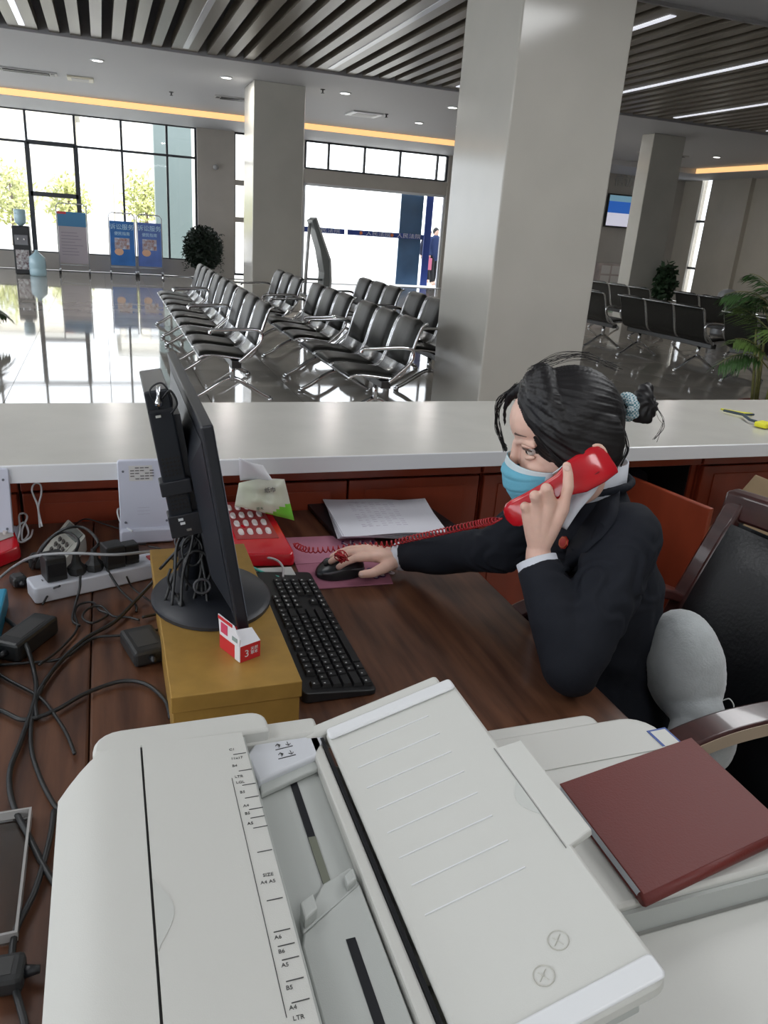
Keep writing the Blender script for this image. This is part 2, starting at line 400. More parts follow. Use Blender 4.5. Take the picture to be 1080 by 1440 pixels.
for x, y, h, lab in ((-3.0, 32, 2.7, 'yellow green tree outside behind the water dispenser'), (-1.2, 34, 2.5, 'yellow green tree outside left of the pale poster stand'), (1.6, 33, 2.9, 'yellow green tree outside right of the pale poster stand')):
    t = thing('tree', lab, 'tree', (x, y, -.06))
    MB().tube([(x, y, -.06), (x+.05, y, h*.5), (x, y, h*.8)], [.09, .06, .03], 7).build('trunk', m_trunk, t)
    b = MB(); leaf_ball(b, (x, y, h*.62), (.95, .8, h*.42), 700, .11); o = b.build('foliage', m_leafy, t); o['kind'] = 'stuff'
# ================= HALL FURNITURE =================
m_seat = mat('black_vinyl', (.014, .014, .012), .42, noise_amt=.2, nscale=30, spec=.3)
m_steel = mat('perforated_steel', (.35, .36, .37), .28, 1., noise_amt=.3, nscale=60)
SW = .555
def seat_curve(t, off=0.):
    """side profile of the one piece shell, bench faces -x; t 0 front lip .. 1 top of back"""
    pts = [(-.30, .405), (-.27, .43), (-.18, .435), (-.05, .42), (.05, .41), (.12, .43), (.165, .50), (.20, .62), (.245, .76), (.275, .82), (.31, .83)]
    q = bez([(a, 0, b) for a, b in pts], 4); k = t*(len(q)-1); i = min(int(k), len(q)-2); return q[i].lerp(q[i+1], k-i)
def make_bench(lab, grp):
    t = thing('waiting_bench', lab, 'bench', (0, 0, 0), 0, grp)
    for k in range(3):
        y0 = (k-1.5)*SW+.02; y1 = y0+SW-.04
        def strip(a, b_):
            def fn(u, v, a=a, b_=b_):
                p = seat_curve(a+(b_-a)*u); return (p.x, y0+(y1-y0)*v, p.z)
            return fn
        st = MB().grid(strip(0, 1), 22, 2, .012).build('seat_shell', m_steel, t, True)
        MB().grid(lambda u, v: (lambda p, q: (p.x+(q.z-p.z)/max(1e-6, (q-p).length)*.0155, y0+.004+(y1-y0-.008)*v, p.z-(q.x-p.x)/max(1e-6, (q-p).length)*.0155))(seat_curve(.45+.53*u), seat_curve(min(1, .46+.53*u))), 12, 1).build('back_cover', m_seat, st, True)
        def pad(a, b_):
            def fn(u, v):
                p = seat_curve(a+(b_-a)*u); q = seat_curve(min(1, a+(b_-a)*u+.01)); d = (q-p); nrm = Vector((-d.z, 0, d.x)).normalized()
                e = .022*(1-(2*u-1)**8)*(1-(2*v-1)**8)
                return (p.x+nrm.x*(e+.002), y0+.02+(y1-y0-.04)*v, p.z+nrm.z*(e+.002))
            return fn
        MB().grid(pad(.03, .46), 10, 6, .004).build('seat_pad', m_seat, st, True)
        MB().grid(pad(.60, .985), 8, 6, .004).build('back_pad', m_seat, st, True)
        for y in (y0-.004, y1+.004):
            MB().tube([(seat_curve(i/16).x, y, seat_curve(i/16).z-.004) for i in range(17)], .011, 6).build('edge_rail', m_chrome, st, True)
    MB().bx(-.04, .04, -1.5*SW, 1.5*SW, .33, .39).build('beam', mat('beam_black', (.03, .03, .03), .3), t, bevel=.006)
    for s in (-1, 1):
        y = s*(1.5*SW-.06) if s < 0 else 1.5*SW-.06
        yy = s*(1.5*SW-.25)
        b = MB()
        b.tube(bez([(-.33, yy, .025), (-.24, yy, .07), (-.10, yy, .16), (0, yy, .20), (.10, yy, .16), (.24, yy, .07), (.33, yy, .025)], 4), .02, 8)
        b.cyl((0, yy, .18), (0, yy, .34), .024, n=10)
        for x in (-.33, .33): b.cyl((x, yy, 0), (x, yy, .03), .025, n=10)
        b.build('leg', m_chrome, t, True)
    for yy in (-1.5*SW, 1.5*SW):
        MB().tube(bez([(.02, yy, .38), (.10, yy, .45), (.19, yy, .54), (.20, yy, .62), (.12, yy, .645), (-.10, yy, .635), (-.20, yy, .63), (-.215, yy, .60)], 5), .015, 8).build('armrest', m_chrome, t, True)
    return t
benches = [(1.25, 7.15), (1.25, 8.9), (1.25, 10.7), (2.27, 6.35), (2.27, 8.2), (2.27, 10.3), (3.25, 7.6), (3.25, 9.5)]
labs = ['three seat black waiting bench nearest the counter in the left row', 'middle three seat black bench of the left row', 'farthest three seat black bench of the left row',
        'three seat black waiting bench nearest the counter in the middle row', 'second three seat black bench of the middle row', 'farthest three seat bench of the middle row before the kiosk',
        'black bench of the third row half hidden by the big column', 'farther black bench of the third row left of the big column']
bench0 = make_bench(labs[0], 'black and chrome waiting benches left of the big column')
def place_bench(k, x, y, rz, lab, grp):
    o = bench0 if k == 0 else copy_tree(bench0)
    o.location = (x-.27*math.cos(rz), y-.27*math.sin(rz), 0); o.rotation_euler = (0, 0, rz); o['label'] = lab; o['group'] = grp
for k, (x, y) in enumerate(benches): place_bench(k, x, y, 0, labs[k], 'black and chrome waiting benches left of the big column')
rb = [(6.75, 10.6, 'black bench seen from behind nearest the big column on its right'), (6.95, 8.75, 'black bench seen from behind below the far right column'), (7.15, 6.9, 'black bench seen from behind beside the potted palm'),
      (8.6, 12.0, 'black bench in the second right hand row by the far column'), (9.0, 10.1, 'black bench in the second right hand row below the grey dome bin'), (9.4, 8.2, 'black bench in the second right hand row behind the palm')]
for x, y, l in rb: place_bench(9, x, y, PI+.05, l, 'black and chrome waiting benches right of the big column')
# poster stands
m_pf = mat('stand_metal', (.55, .56, .58), .3, .8); m_rub = mat('castor_rubber', (.02, .02, .02), .6)
def text_lines(b, x0, x1, y, z0, z1, n):
    for k in range(n):
        z = z0+(z1-z0)*(k+.5)/n; b.bx(x0, x0+(x1-x0)*random.uniform(.6, 1), y-.002, y, z-.006, z+.006)
def poster(x, y, w, zt, lab, kind, lean=0.):
    t = thing('poster_stand', lab, 'poster stand', (x, y, 0), 0)
    b = MB(); b.tube([(x-w/2, y, .12), (x-w/2, y, zt-.06), (x-w/2+.06, y, zt), (x+w/2-.06, y, zt), (x+w/2, y, zt-.06), (x+w/2, y, .12)], .014, 6)
    b.cyl((x-w/2, y, .2), (x+w/2, y, .2), .012, n=6); b.build('frame', m_pf, t, True)
    for s in (-1, 1):
        ft = MB().box((x+s*w/2, y, .10), (.035, .42, .03)).build('foot', m_pf, t, bevel=.005)
        for q in (-1, 1): MB().cyl((x+s*w/2-.015, y+q*.18, .045), (x+s*w/2+.015, y+q*.18, .045), .045, n=12).build('castor', m_rub, ft)
    z0, z1 = .24, zt-.17
    if kind == 0:
        cs = (.42, .38, .42); bd = MB().bx(x-w/2+.015, x+w/2-.015, y-.02, y-.008, z0, z1).build('board', mat('poster_pale', cs, .4), t)
        MB().bx(x-w/2+.015, x+w/2-.015, y-.024, y-.0205, z1-.30, z1).build('blue_header', mat('poster_teal', (.06, .22, .42), .4), bd)
        MB().bx(x-w/2+.015, x-w/2+.20, y-.027, y-.0245, z1-.05, z1).build('red_corner', mat('poster_red', (.6, .06, .08), .4), bd)
        b = MB(); text_lines(b, x-w/2+.07, x+w/2-.1, y-.0205, z0+.15, z1-.4, 8); b.build('text_lines', mat('poster_grey', (.25, .22, .27), .6), bd)
    else:
        cs = (.03, .16, .48) if kind == 1 else (.10, .18, .50)
        bd = MB().bx(x-w/2+.015, x+w/2-.015, y-.02, y-.008, z0, z1).build('board', mat('poster_blue%d' % kind, cs, .4, noise_amt=.15, nscale=4), t)
        text_mesh('诉讼服务', .13, frame((x, y-.0215, z1-.13), (1, 0, 0), (0, 0, 1)), 'heading', mat('poster_cyan', (.55, .8, .9), .5), bd)
        text_mesh('便民指南', .085, frame((x, y-.0215, z1-.27), (1, 0, 0), (0, 0, 1)), 'heading', mat('poster_cyan', (.55, .8, .9), .5), bd)
        MB().bx(x-w*.3, x+w*.28, y-.024, y-.0205, (z0+z1)/2-.12, (z0+z1)/2+.12).build('picture_block', mat('poster_orange', (.75, .25, .12), .5, noise_amt=.6, nscale=14, c2=(.6, .7, .85)), bd)
        MB().sphere((x-.08, y-.022, (z0+z1)/2-.18), (.10, .004, .08), 12).build('picture_spot', mat('poster_skin', (.75, .45, .30), .5), bd)
p = ony(105, 370, 19.4); poster(p.x, 19.4, .62, 1.49, 'tall pale poster board with blue header on castors by the window', 0)
p = ony(173.5, 370, 19.5); poster(p.x, 19.5, .56, 1.37, 'blue poster board on castors, left of the pair', 1)
p = ony(211.5, 370, 19.6); poster(p.x, 19.6, .55, 1.37, 'violet blue poster board on castors, right of the pair', 2)
# water dispenser and spare bottle
m_btl = mat('water_bottle', (.42, .62, .70), .12, coat=.5)
def bottle(b, c, s=1., inv=False):
    prof = [(.001, 0), (.125, 0), (.135, .02), (.135, .10), (.128, .12), (.135, .14), (.135, .24), (.128, .26), (.13, .30), (.05, .37), (.03, .39), (.03, .42), (.001, .42)]
    if inv: prof = [(r, .42-z) for r, z in prof[::-1]]
    b.lathe([(r*s, z*s) for r, z in prof], c, 18)
p = ony(33, 360, 19.0)
t = thing('water_dispenser', 'black floor standing water dispenser topped with an upturned bottle', 'water dispenser', (p.x, 19.0, 0))
bd = MB().bx(p.x-.17, p.x+.17, 18.83, 19.17, 0, .98).build('body', m_black, t, bevel=.02)
MB().bx(p.x-.13, p.x+.13, 18.80, 18.829, .60, .80).build('tap_recess', mat('tap_panel', (.2, .2, .22), .3), bd, bevel=.004)
for s in (-1, 1): MB().box((p.x+s*.06, 18.78, .72), (.03, .05, .04)).build('tap', m_chrome, bd, bevel=.005)
MB().bx(p.x-.13, p.x+.13, 18.815, 18.829, .10, .5).build('door_panel', mat('floral_panel', (.35, .12, .15), .4, noise_amt=.7, nscale=18, c2=(.7, .7, .7)), bd, bevel=.004)
b = MB(); bottle(b, (p.x, 19.0, .94), .88, True); b.build('water_bottle', m_btl, t, True)
p = ony(53, 375, 18.6)
b = MB(); bottle(b, (p.x, 18.6, 0), 1.25); t = b.build('water_bottle', m_btl, smooth=True); tag(t, 'spare blue water bottle standing right of the dispenser', 'bottle')
# kiosk
p = ony(450, 400, 16.6); kx = p.x
t = thing('information_kiosk', 'slanted freestanding kiosk seen edge on behind the middle benches', 'kiosk', (kx, 16.6, 0))
m_kd = mat('kiosk_dark', (.10, .11, .11), .3); m_kl = mat('kiosk_side', (.42, .43, .44), .3, .5)
side = [(-.28, 1.52), (-.21, 1.56), (-.02, 1.10), (.12, .75), (.15, .35), (.13, .05), (-.0, .05), (.02, .5), (-.08, .95)]
MB().prism(side, 16.35, 16.85, lambda x, y, z: Vector((kx+x, z, y))).build('screen_panel', m_kd, t, bevel=.01)
sd = [(-.22, 1.57), (-.19, 1.58), (.0, 1.12), (.15, .77), (.185, .35), (.17, .05), (.13, .05), (.15, .35), (.115, .75), (-.03, 1.1)]
MB().prism(sd, 16.33, 16.87, lambda x, y, z: Vector((kx+x, z, y))).build('front_shell', m_kl, t)
MB().tube([(kx-.27, 16.6, 1.46), (kx-.30, 16.6, .9), (kx-.33, 16.6, .03)], .035, 8).build('rear_post', m_kl, t, True)
MB().bx(kx-.38, kx+.22, 16.3, 16.9, 0, .04).build('base_plate', m_kd, t, bevel=.01)
MB().bx(kx-.3, kx+.05, 16.5, 16.7, .33, .37).build('shelf', m_kd, t)
# wall screen
t = thing('wall_display', 'blue and white display on the wall between big and far column', 'display', (12.9, YW-.1, 1.9))
x0 = ony(860, 300, YW-.1).x; x1 = ony(891, 300, YW-.1).x
zc = ony(877, 298, YW-.1).z
t.location = ((x0+x1)/2, YW-.08, zc); WM[t] = Matrix.Translation(t.location)
MB().bx(x0-.2, x1+.02, YW-.16, YW-.055, zc-.44, zc+.46).build('casing', m_black, t, bevel=.01)
MB().bx(x0-.18, x1, YW-.165, YW-.16, zc-.05, zc+.26).build('screen_blue', mat('screen_b', (.02, .1, .4), .3, emit=((.03, .13, .5), .6)), t)
MB().bx(x0-.18, x1, YW-.165, YW-.16, zc-.40, zc-.05).build('screen_white', mat('screen_w', (.7, .7, .8), .3, emit=((.8, .8, .95), .5)), t)
MB().bx(x0-.18, x1, YW-.165, YW-.16, zc+.26, zc+.42).build('screen_photo', mat('screen_p', (.2, .4, .5), .3, emit=((.25, .45, .6), .4)), t)
wl_ = text_mesh('信访', .34, frame(((x0+x1)/2-.1, YW-.07, zc+.80), (1, 0, 0), (0, 0, 1)), 'wall_lettering', mat('sign_grey', (.35, .35, .33), .5), None, ext=.01); tag(wl_, 'grey metal characters above the blue wall display', 'sign')
t = thing('notice_cabinet', 'pale pinkish notice cabinet below the blue wall display', 'cabinet', (x0, YW-.3, 0))
cb = MB().bx(x0-.35, x1-.1, YW-.45, YW-.06, 0, .95).build('body', mat('cab_pink', (.42, .36, .34), .5, noise_amt=.2, nscale=3), t, bevel=.01)
for k in range(3):
    for q in range(2): MB().bx(x0-.28+.36*q, x0+.02+.36*q, YW-.46, YW-.451, .1+.28*k, .33+.28*k).build('notice_sheet', mat('sheet', (.6, .58, .56), .6), cb)
eb = MB().bx(x0+.1, x0+.36, YW-.49, YW-.463, .30, .42).build('exit_sign', mat('exit_green', (.02, .22, .10), .4)); tag(eb, 'small green sign low on the notice cabinet', 'sign')
# camera dome on pier + intercom
t = MB().sphere((2.65, YW-.16, 2.55), (.07, .07, .06), 14).build('wall_speaker', mat('grey_plastic', (.35, .35, .35), .4), smooth=True); tag(t, 'small grey dome fixed high on the left pier', 'camera')
# trash bin
p = ony(1024, 415, 12.0)
t = thing('dome_bin', 'grey dome topped waste bin behind the right benches', 'bin', (p.x, 12.0, 0))
MB().lathe([(.001, 0), (.16, 0), (.19, .03), (.19, .62), (.001, .62)], (p.x, 12, 0), 24).build('body', mat('bin_steel', (.33, .34, .36), .35, .5), t, True, angle=40)
MB().lathe([(.001, .62), (.20, .62), (.20, .68), (.17, .78), (.10, .84), (.001, .86)], (p.x, 12, 0), 24).build('dome_lid', mat('bin_lid', (.40, .41, .43), .3), t, True, angle=50)
MB().box((p.x-.03, 11.82, .70), (.2, .03, .06)).build('flap', m_black, t, bevel=.01)
# plants
m_palm = mat('palm_leaf', (.035, .085, .022), .45, noise_amt=.3, nscale=12); m_palm2 = mat('palm_leaf_light', (.10, .17, .04), .45, noise_amt=.3, nscale=12)
m_stem = mat('palm_stem', (.20, .20, .07), .5, noise_amt=.2, nscale=20)
def frond(root, d, L, droop, nl, lw, ll, t, m):
    root = Vector(root); d = Vector(d).normalized(); pts = []
    for i in range(13):
        u = i/12; pts.append(root+d*(L*u)+Vector((0, 0, -droop*L*u*u)))
    st = MB().tube(pts, [.006*(1-.7*i/12) for i in range(13)], 5).build('frond_stem', m_stem, t, True)
    b = MB(); side = d.cross(Vector((0, 0, 1)))
    if side.length < .05: side = Vector((1, 0, 0))
    side.normalize()
    for k in range(nl):
        u = .22+.78*k/nl; i = u*12; p = pts[int(i)].lerp(pts[min(12, int(i)+1)], i-int(i)); tan = (pts[min(12, int(i)+1)]-pts[int(i)]).normalized()
        for s in (-1, 1):
            dd = (side*s*.8+tan*.75+Vector((0, 0, -.25-.2*random.random()))).normalized(); l = ll*(math.sin(PI*min(1, u*.9+.1))*.6+.45)*random.uniform(.85, 1.1)
            w = dd.cross(Vector((0, 0, 1)))
            if w.length < .05: w = Vector((1, 0, 0))
            w = w.normalized()*lw; m1 = p+dd*l*.5+Vector((0, 0, -.01)); e = p+dd*l+Vector((0, 0, -l*.25)); up = Vector((0, 0, lw*.35))
            b.add([p, m1+w, m1+up, m1-w, e], [(0, 1, 2), (0, 2, 3), (1, 4, 2), (2, 4, 3)])
    b.build('leaflets', m, st)
def pot(t, c, r, h, m, soil=True):
    MB().lathe([(.001, 0), (r*.75, 0), (r*.97, h*.88), (r*1.08, h*.9), (r*1.08, h), (r*.92, h), (r*.9, h*.9), (.001, h*.9)], c, 28).build('pot', m, t, True, angle=35)
    MB().lathe([(.001, h*.9), (r*.89, h*.9), (r*.8, h*.93), (.001, h*.94)], c, 16).build('soil', mat('soil', (.04, .03, .02), .9), t)
def palm(px, py, y, lab, zb, hh, n, seed, potm, r=.17, ph=.36):
    random.seed(seed); c = ony(px, py, y); c.z = 0
    t = thing('potted_palm', lab, 'plant', c); pot(t, c, r, ph, potm)
    for k in range(9):
        a = random.uniform(0, 2*PI); q = c+Vector((math.cos(a)*r*.5, math.sin(a)*r*.5, ph*.93)); e = q+Vector((math.cos(a)*.10, math.sin(a)*.10, random.uniform(.4, .75)))
        MB().tube([q, q.lerp(e, .5)+Vector((0, 0, .02)), e], [.014, .012, .008], 6).build('cane', m_stem, t, True)
    for k in range(n):
        a = 2*PI*k/n+random.uniform(-.2, .2); el = random.uniform(.6, 2.6); z = zb+random.uniform(-.25, .25)*hh
        frond(c+Vector((math.cos(a)*.05, math.sin(a)*.05, z)), (math.cos(a), math.sin(a), el), random.uniform(.45, .75)*hh, random.uniform(.25, .7), 15, .013, .24, t, m_palm if k % 3 else m_palm2)
    return t
palm(1078, 560, 4.9, 'feathery potted palm in a dark red pot at the right edge', .88, 1.05, 26, 3, mat('red_glaze', (.22, .02, .03), .3, coat=.5), .20, .34)
palm(-38, 470, 9.5, 'potted palm at the left edge showing only leaf tips', .35, .75, 12, 5, mat('grey_pot', (.3, .3, .3), .5), .15, .3)
# dark conifer-like plant by the pier and leafy plant by the far right column
def bushy(px, py, y, lab, zc, rr, n, ls, m, name='potted_shrub', seed=1, potr=.16, spikes=0):
    random.seed(seed); c = ony(px, py, y); c.z = 0; t = thing(name, lab, 'plant', c); pot(t, c, potr, .32, mat('shrub_pot', (.08, .07, .06), .5))
    MB().tube([c+Vector((0, 0, .28)), c+Vector((.02, 0, .6)), c+Vector((0, 0, zc))], [.03, .025, .015], 7).build('trunk', m_trunk, t)
    b = MB(); leaf_ball(b, c+Vector((0, 0, zc)), rr, n, ls)
    for k in range(spikes):
        a = random.uniform(0, 2*PI); s0 = c+Vector((math.cos(a)*rr[0]*.6, math.sin(a)*rr[1]*.6, zc+random.uniform(-.2, .4)*rr[2])); e = s0+Vector((math.cos(a)*rr[0]*.5, math.sin(a)*.1, random.uniform(-.9, .4)*rr[2]))
        for q in range(14):
            p = s0.lerp(e, q/14.)+Vector((0, 0, .05*math.sin(PI*q/14))); d = Vector((random.uniform(-1, 1), random.uniform(-1, 1), random.uniform(-1, .2))).normalized()*ls*1.2
            w = d.orthogonal().normalized()*ls*.25; b.add([p-w, p+w, p+d], [(0, 1, 2)])
    o = b.build('foliage', m, t); o['kind'] = 'stuff'
m_dk = mat('dark_leaf', (.012, .022, .014), .5, noise_amt=.3, nscale=10)
bushy(286, 380, 19.3, 'dark weeping shrub in a pot before the left pier', .72, (.44, .4, .52), 3000, .06, m_dk, spikes=110, seed=4)
bushy(933, 410, 13.3, 'leafy potted plant at the foot of the far right column', .82, (.22, .25, .45), 700, .07, mat('mid_leaf', (.03, .07, .03), .5, noise_amt=.3, nscale=10), seed=9)
# ================= DESK AREA =================
DZ = .75
m_wood = mat('desk_wood', (.085, .034, .020), .32, noise_amt=.35, nscale=5, stretch=(9, .8, 9), c2=(.15, .065, .035), coat=.15)
m_red = mat('cherry_panel', (.30, .052, .022), .33, noise_amt=.18, nscale=4, stretch=(2, 2, .6), coat=.2)
m_redd = mat('cherry_dark', (.16, .025, .014), .4)
m_top = mat('counter_stone', (.56, .55, .51), .22, noise_amt=.04, nscale=6)
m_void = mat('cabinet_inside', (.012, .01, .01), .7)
ctop = MB().bx(-2.2, 4.2, 1.82, 2.44, .90, .94).build('counter_worktop', m_top, bevel=.004); tag(ctop, 'long pale stone worktop running across between desk and hall', 'countertop')
MB().bx(-2.2, 4.2, 1.812, 1.8195, .899, .941).build('front_edge', mat('counter_edge', (.80, .81, .83), .25), ctop, bevel=.002)['label'] = 'bright white front edge strip'
def cabinet(x0, x1, doors, lab, openx=None):
    t = thing('counter_cabinet', lab, 'cabinet', ((x0+x1)/2, 2.1, 0))
    b = MB(); b.bx(x0, x1, 1.972, 2.36, .06, .08); b.bx(x0, x1, 2.34, 2.36, .06, .89); b.bx(x0, x0+.018, 1.972, 2.34, .08, .89); b.bx(x1-.018, x1, 1.972, 2.34, .08, .89)
    b.bx(x0, x1, 1.97, 2.34, .832, .889); b.bx(x0+.01, x1-.01, 2.0, 2.3, 0, .06)
    b.build('carcass', m_red, t)
    MB().bx(x0, x1, 1.952, 1.969, .832, .889).build('top_rail', m_red, t, bevel=.002)
    for a, c in doors:
        d = MB().bx(a+.003, c-.003, 1.95, 1.969, .07, .826).build('door', m_red, t, bevel=.003)
        MB().bx(a+.05, c-.05, 1.946, 1.9495, .12, .800).build('door_field', m_red, d, bevel=.0015)
    return t
cabinet(-2.2, -1.1, [(-2.2, -1.65), (-1.65, -1.1)], 'cherry cabinet under the worktop at the far left')
cabinet(-1.09, -.228, [(-1.09, -.66), (-.66, -.228)], 'cherry cabinet under the worktop behind the left white stand')
cabinet(-.222, 1.026, [(-.222, .20), (.20, .615), (.615, 1.026)], 'cherry cabinet under the worktop behind the papers and red phone')
cabinet(1.036, 1.50, [(1.036, 1.495)], 'cherry cabinet under the worktop behind the seated woman')
oc = cabinet(1.505, 1.84, [], 'open cherry cabinet behind the woman with its door swung out')
MB().bx(1.525, 1.82, 2.30, 2.338, .09, .83).build('shaded_back', m_void, oc)  # near-black sheets paint the shade inside the open cherry cabinet
MB().bx(1.524, 1.528, 1.98, 2.30, .09, .83).bx(1.818, 1.822, 1.98, 2.30, .09, .83).build('shaded_sides', m_void, oc)
ld = MB().box((0, -.185, 0), (.018, .37, .75)); Rz = Matrix.Rotation(math.radians(10), 3, 'Z')
ld.v = [Rz @ v+Vector((1.515, 1.962, .447)) for v in ld.v]
ld = ld.build('door', m_red, oc, bevel=.003); ld['label'] = 'cherry door swung open toward the chair'
MB().box((1.535, 1.67, .52), (.012, .03, .05)).build('door_catch', m_chrome, ld, bevel=.003)
cabinet(1.85, 2.9, [(1.85, 2.37), (2.37, 2.9)], 'cherry cabinet under the worktop right of the open one')
cabinet(2.91, 4.2, [(2.91, 3.55), (3.55, 4.2)], 'cherry cabinet under the worktop farthest right')
bag = MB().sphere((1.67, 2.14, .62), (.13, .12, .17), 20)
for v in bag.v: v += Vector((.012*math.sin(v.z*60), .012*math.sin(v.x*50), 0))
bag = bag.build('cloth_bag', mat('navy_cloth', (.02, .022, .035), .8, bump=.5), smooth=True); tag(bag, 'dark navy bag stuffed in the open cabinet', 'bag')
# desks
def desk(x0, x1, lab, sides):
    t = thing('wooden_desk', lab, 'desk', ((x0+x1)/2, 1.0, 0))
    MB().bx(x0, x1, .10, 1.942, DZ-.035, DZ).build('desk_top', m_wood, t, bevel=.004)
    for a, c, e, f in sides: MB().bx(a, c, e, f, 0, DZ-.036).build('side_panel', m_wood, t, bevel=.002)
    return t
desk(-.058, .80, 'dark brown wooden desk where the woman works', [(-.05, -.02, .12, 1.9), (.03, .76, .14, .17), (.03, .55, 1.87, 1.90)])
desk(-1.1, -.0594, 'dark brown wooden desk at left carrying the cables', [(-.10, -.07, .12, 1.9), (-1.06, -1.03, .12, 1.9), (-1.0, -.12, .14, .17)])
# ---------- printer ----------
m_pr = mat('printer_plastic', (.62, .62, .585), .42, bump=.08, bscale=900)
m_pr2 = mat('printer_grey', (.47, .49, .47), .45, bump=.08, bscale=900)
m_seam = mat('seam_dark', (.06, .06, .06), .6)
m_ink = mat('printed_ink', (.05, .05, .05), .6)
pr = thing('multifunction_scanner', 'large cream document scanner and copier filling the foreground', 'scanner', (.33, .45, DZ))
def rpoly(x0, x1, y0, y1, r, n=5, rs=None):
    rs = rs or (r, r, r, r); out = []
    for (cx, cy, a0), q in zip(((x1, y1, 0), (x0, y1, 90), (x0, y0, 180), (x1, y0, 270)), rs):
        sx = -1 if cx == x1 else 1; sy = -1 if cy == y1 else 1
        for k in range(n+1):
            a = math.radians(a0+90*k/n); out.append((cx+sx*q+q*math.cos(a), cy+sy*q+q*math.sin(a)))
    return out
body = MB().prism(rpoly(-.066, .680, .10, .738, .03), DZ, .855).build('base_body', m_pr, pr, True, bevel=.006, angle=40)
# flatbed lid, right half, with step down at front
lid = MB().prism(rpoly(.12, .668, .445, .712, .03, rs=(.04, .01, .004, .01)), .857, .898).build('flatbed_lid', m_pr, pr, True, bevel=.006, angle=40)
MB().prism(rpoly(.40, .60, .70, .738, .015), .857, .893).build('hinge_cover', m_pr, lid, True, bevel=.005, angle=40)
MB().prism(rpoly(.42, .66, .440, .4445, .001), .862, .890).build('lid_groove', m_pr2, lid)
MB().prism(rpoly(.44, .66, .640, .643, .001), .8981, .8995).build('raised_line', m_pr, lid)
MB().prism(rpoly(.12, .674, .12, .437, .012), .856, .862).build('front_deck', m_pr, pr, bevel=.002)
# blue framed sticker on the lid
q = [onz(*p, .8985) for p in ((912, 1028), (938, 1023), (962, 1050), (935, 1056))]
fr = frame((q[0]+q[1]+q[2]+q[3])/4, q[1]-q[0], q[0]-q[3])
def local_rect(Mx, w, h, z0, z1): return [Mx @ Vector((a*w/2, b*h/2, z)) for z in (z0, z1) for a, b in ((-1, -1), (1, -1), (1, 1), (-1, 1))]
BF = [(0, 3, 2, 1), (4, 5, 6, 7), (0, 1, 5, 4), (1, 2, 6, 5), (2, 3, 7, 6), (3, 0, 4, 7)]
w_ = (q[1]-q[0]).length; h_ = (q[0]-q[3]).length
stk = MB().add(local_rect(fr, w_, h_, 0, .0006), BF).build('label_sticker', mat('sticker_blue', (.05, .10, .35), .5), lid)
MB().add(local_rect(fr, w_*.78, h_*.84, .0006, .001), BF).build('sticker_paper', mat('sticker_white', (.7, .7, .66), .6), stk)
# feeder left cover (crowned top)
def crown(x): u = (x+.07)/.19; return .949-.012*max(0, (-.02-x)/.05)**2-.006*max(0, u-.55)
def cover_piece(x0, x1, y1, name, cham=0):
    b = MB(); n = 8; rings = []
    for i in range(n+1):
        x = x0+(x1-x0)*i/n; ya = y1-(cham*max(0, 1-(x-x0)/.045)**1.3 if cham else 0); z = crown(x)
        rings.append([(x, .10, .86), (x, ya, .86), (x, ya, z-.006), (x, ya-.006, z), (x, .106, z), (x, .10, z-.006)])
    return b.loft(rings).build(name, m_pr, pr, True, angle=30)
cover_piece(-.072, .0095, .742, 'feeder_cover', .055)
c2_ = cover_piece(.0118, .121, .742, 'feeder_cover')
MB().prism([(.0125+.015*math.sin(PI*k/14)**1.3, .470+.075*k/14) for k in range(15)], .9488, .9497).build('thumb_recess', mat('recess_shade', (.56, .57, .54), .5), c2_)['label'] = 'shallow crescent finger grip'
MB().bx(.0096, .0117, .11, .738, .87, .944).build('cover_seam', m_seam, pr)
MB().prism(rpoly(-.040, .155, .7435, .782, .02, rs=(.02, .03, .004, .004)), .80, .940).build('rear_rim', m_pr, pr, True, bevel=.005, angle=40)
# paper size scale printed on the right margin of the cover
def mark(px, py, txt, z=.9478, sz=.0052, ln=True):
    p = onz(px, py, 0.947); p.z = crown(p.x)+.0004
    o = text_mesh(txt, sz, frame(p, (1, -.05, 0), (0, 1, 0)), 'size_mark', m_ink, c2_, ext=.0001)
    return p
for px, py, s_ in ((326, 1054, 'C1'), (333, 1066, '11x17'), (330, 1077, 'B4'), (336, 1092, 'LTR'), (338, 1100, 'LGL'), (341, 1114, 'B5'), (346, 1133, 'A4'), (348, 1144, 'B5'), (352, 1158, 'A5'), (377, 1230, 'SIZE'), (377, 1240, 'A4 A5'), (391, 1318, 'A6'), (396, 1338, 'B6'), (401, 1357, 'A5'), (407, 1389, 'B5'), (412, 1417, 'A4'), (420, 1431, 'LTR')): mark(px, py, s_)
b = MB()
for px, py in ((335, 1060), (343, 1083), (348, 1103), (352, 1121), (358, 1137), (360, 1149), (364, 1163), (370, 1197), (384, 1265), (394, 1309), (400, 1329), (406, 1348), (412, 1378), (420, 1408)):
    p = onz(px, py, .947); z = crown(p.x)+.0003; b.bx(p.x-.0055, p.x+.0085, p.y-.0004, p.y+.0004, z, z+.0003)
x = .0985; b.bx(x-.0003, x+.0003, .39, .66, crown(x)+.0002, crown(x)+.0005); b.build('scale_lines', m_ink, c2_)
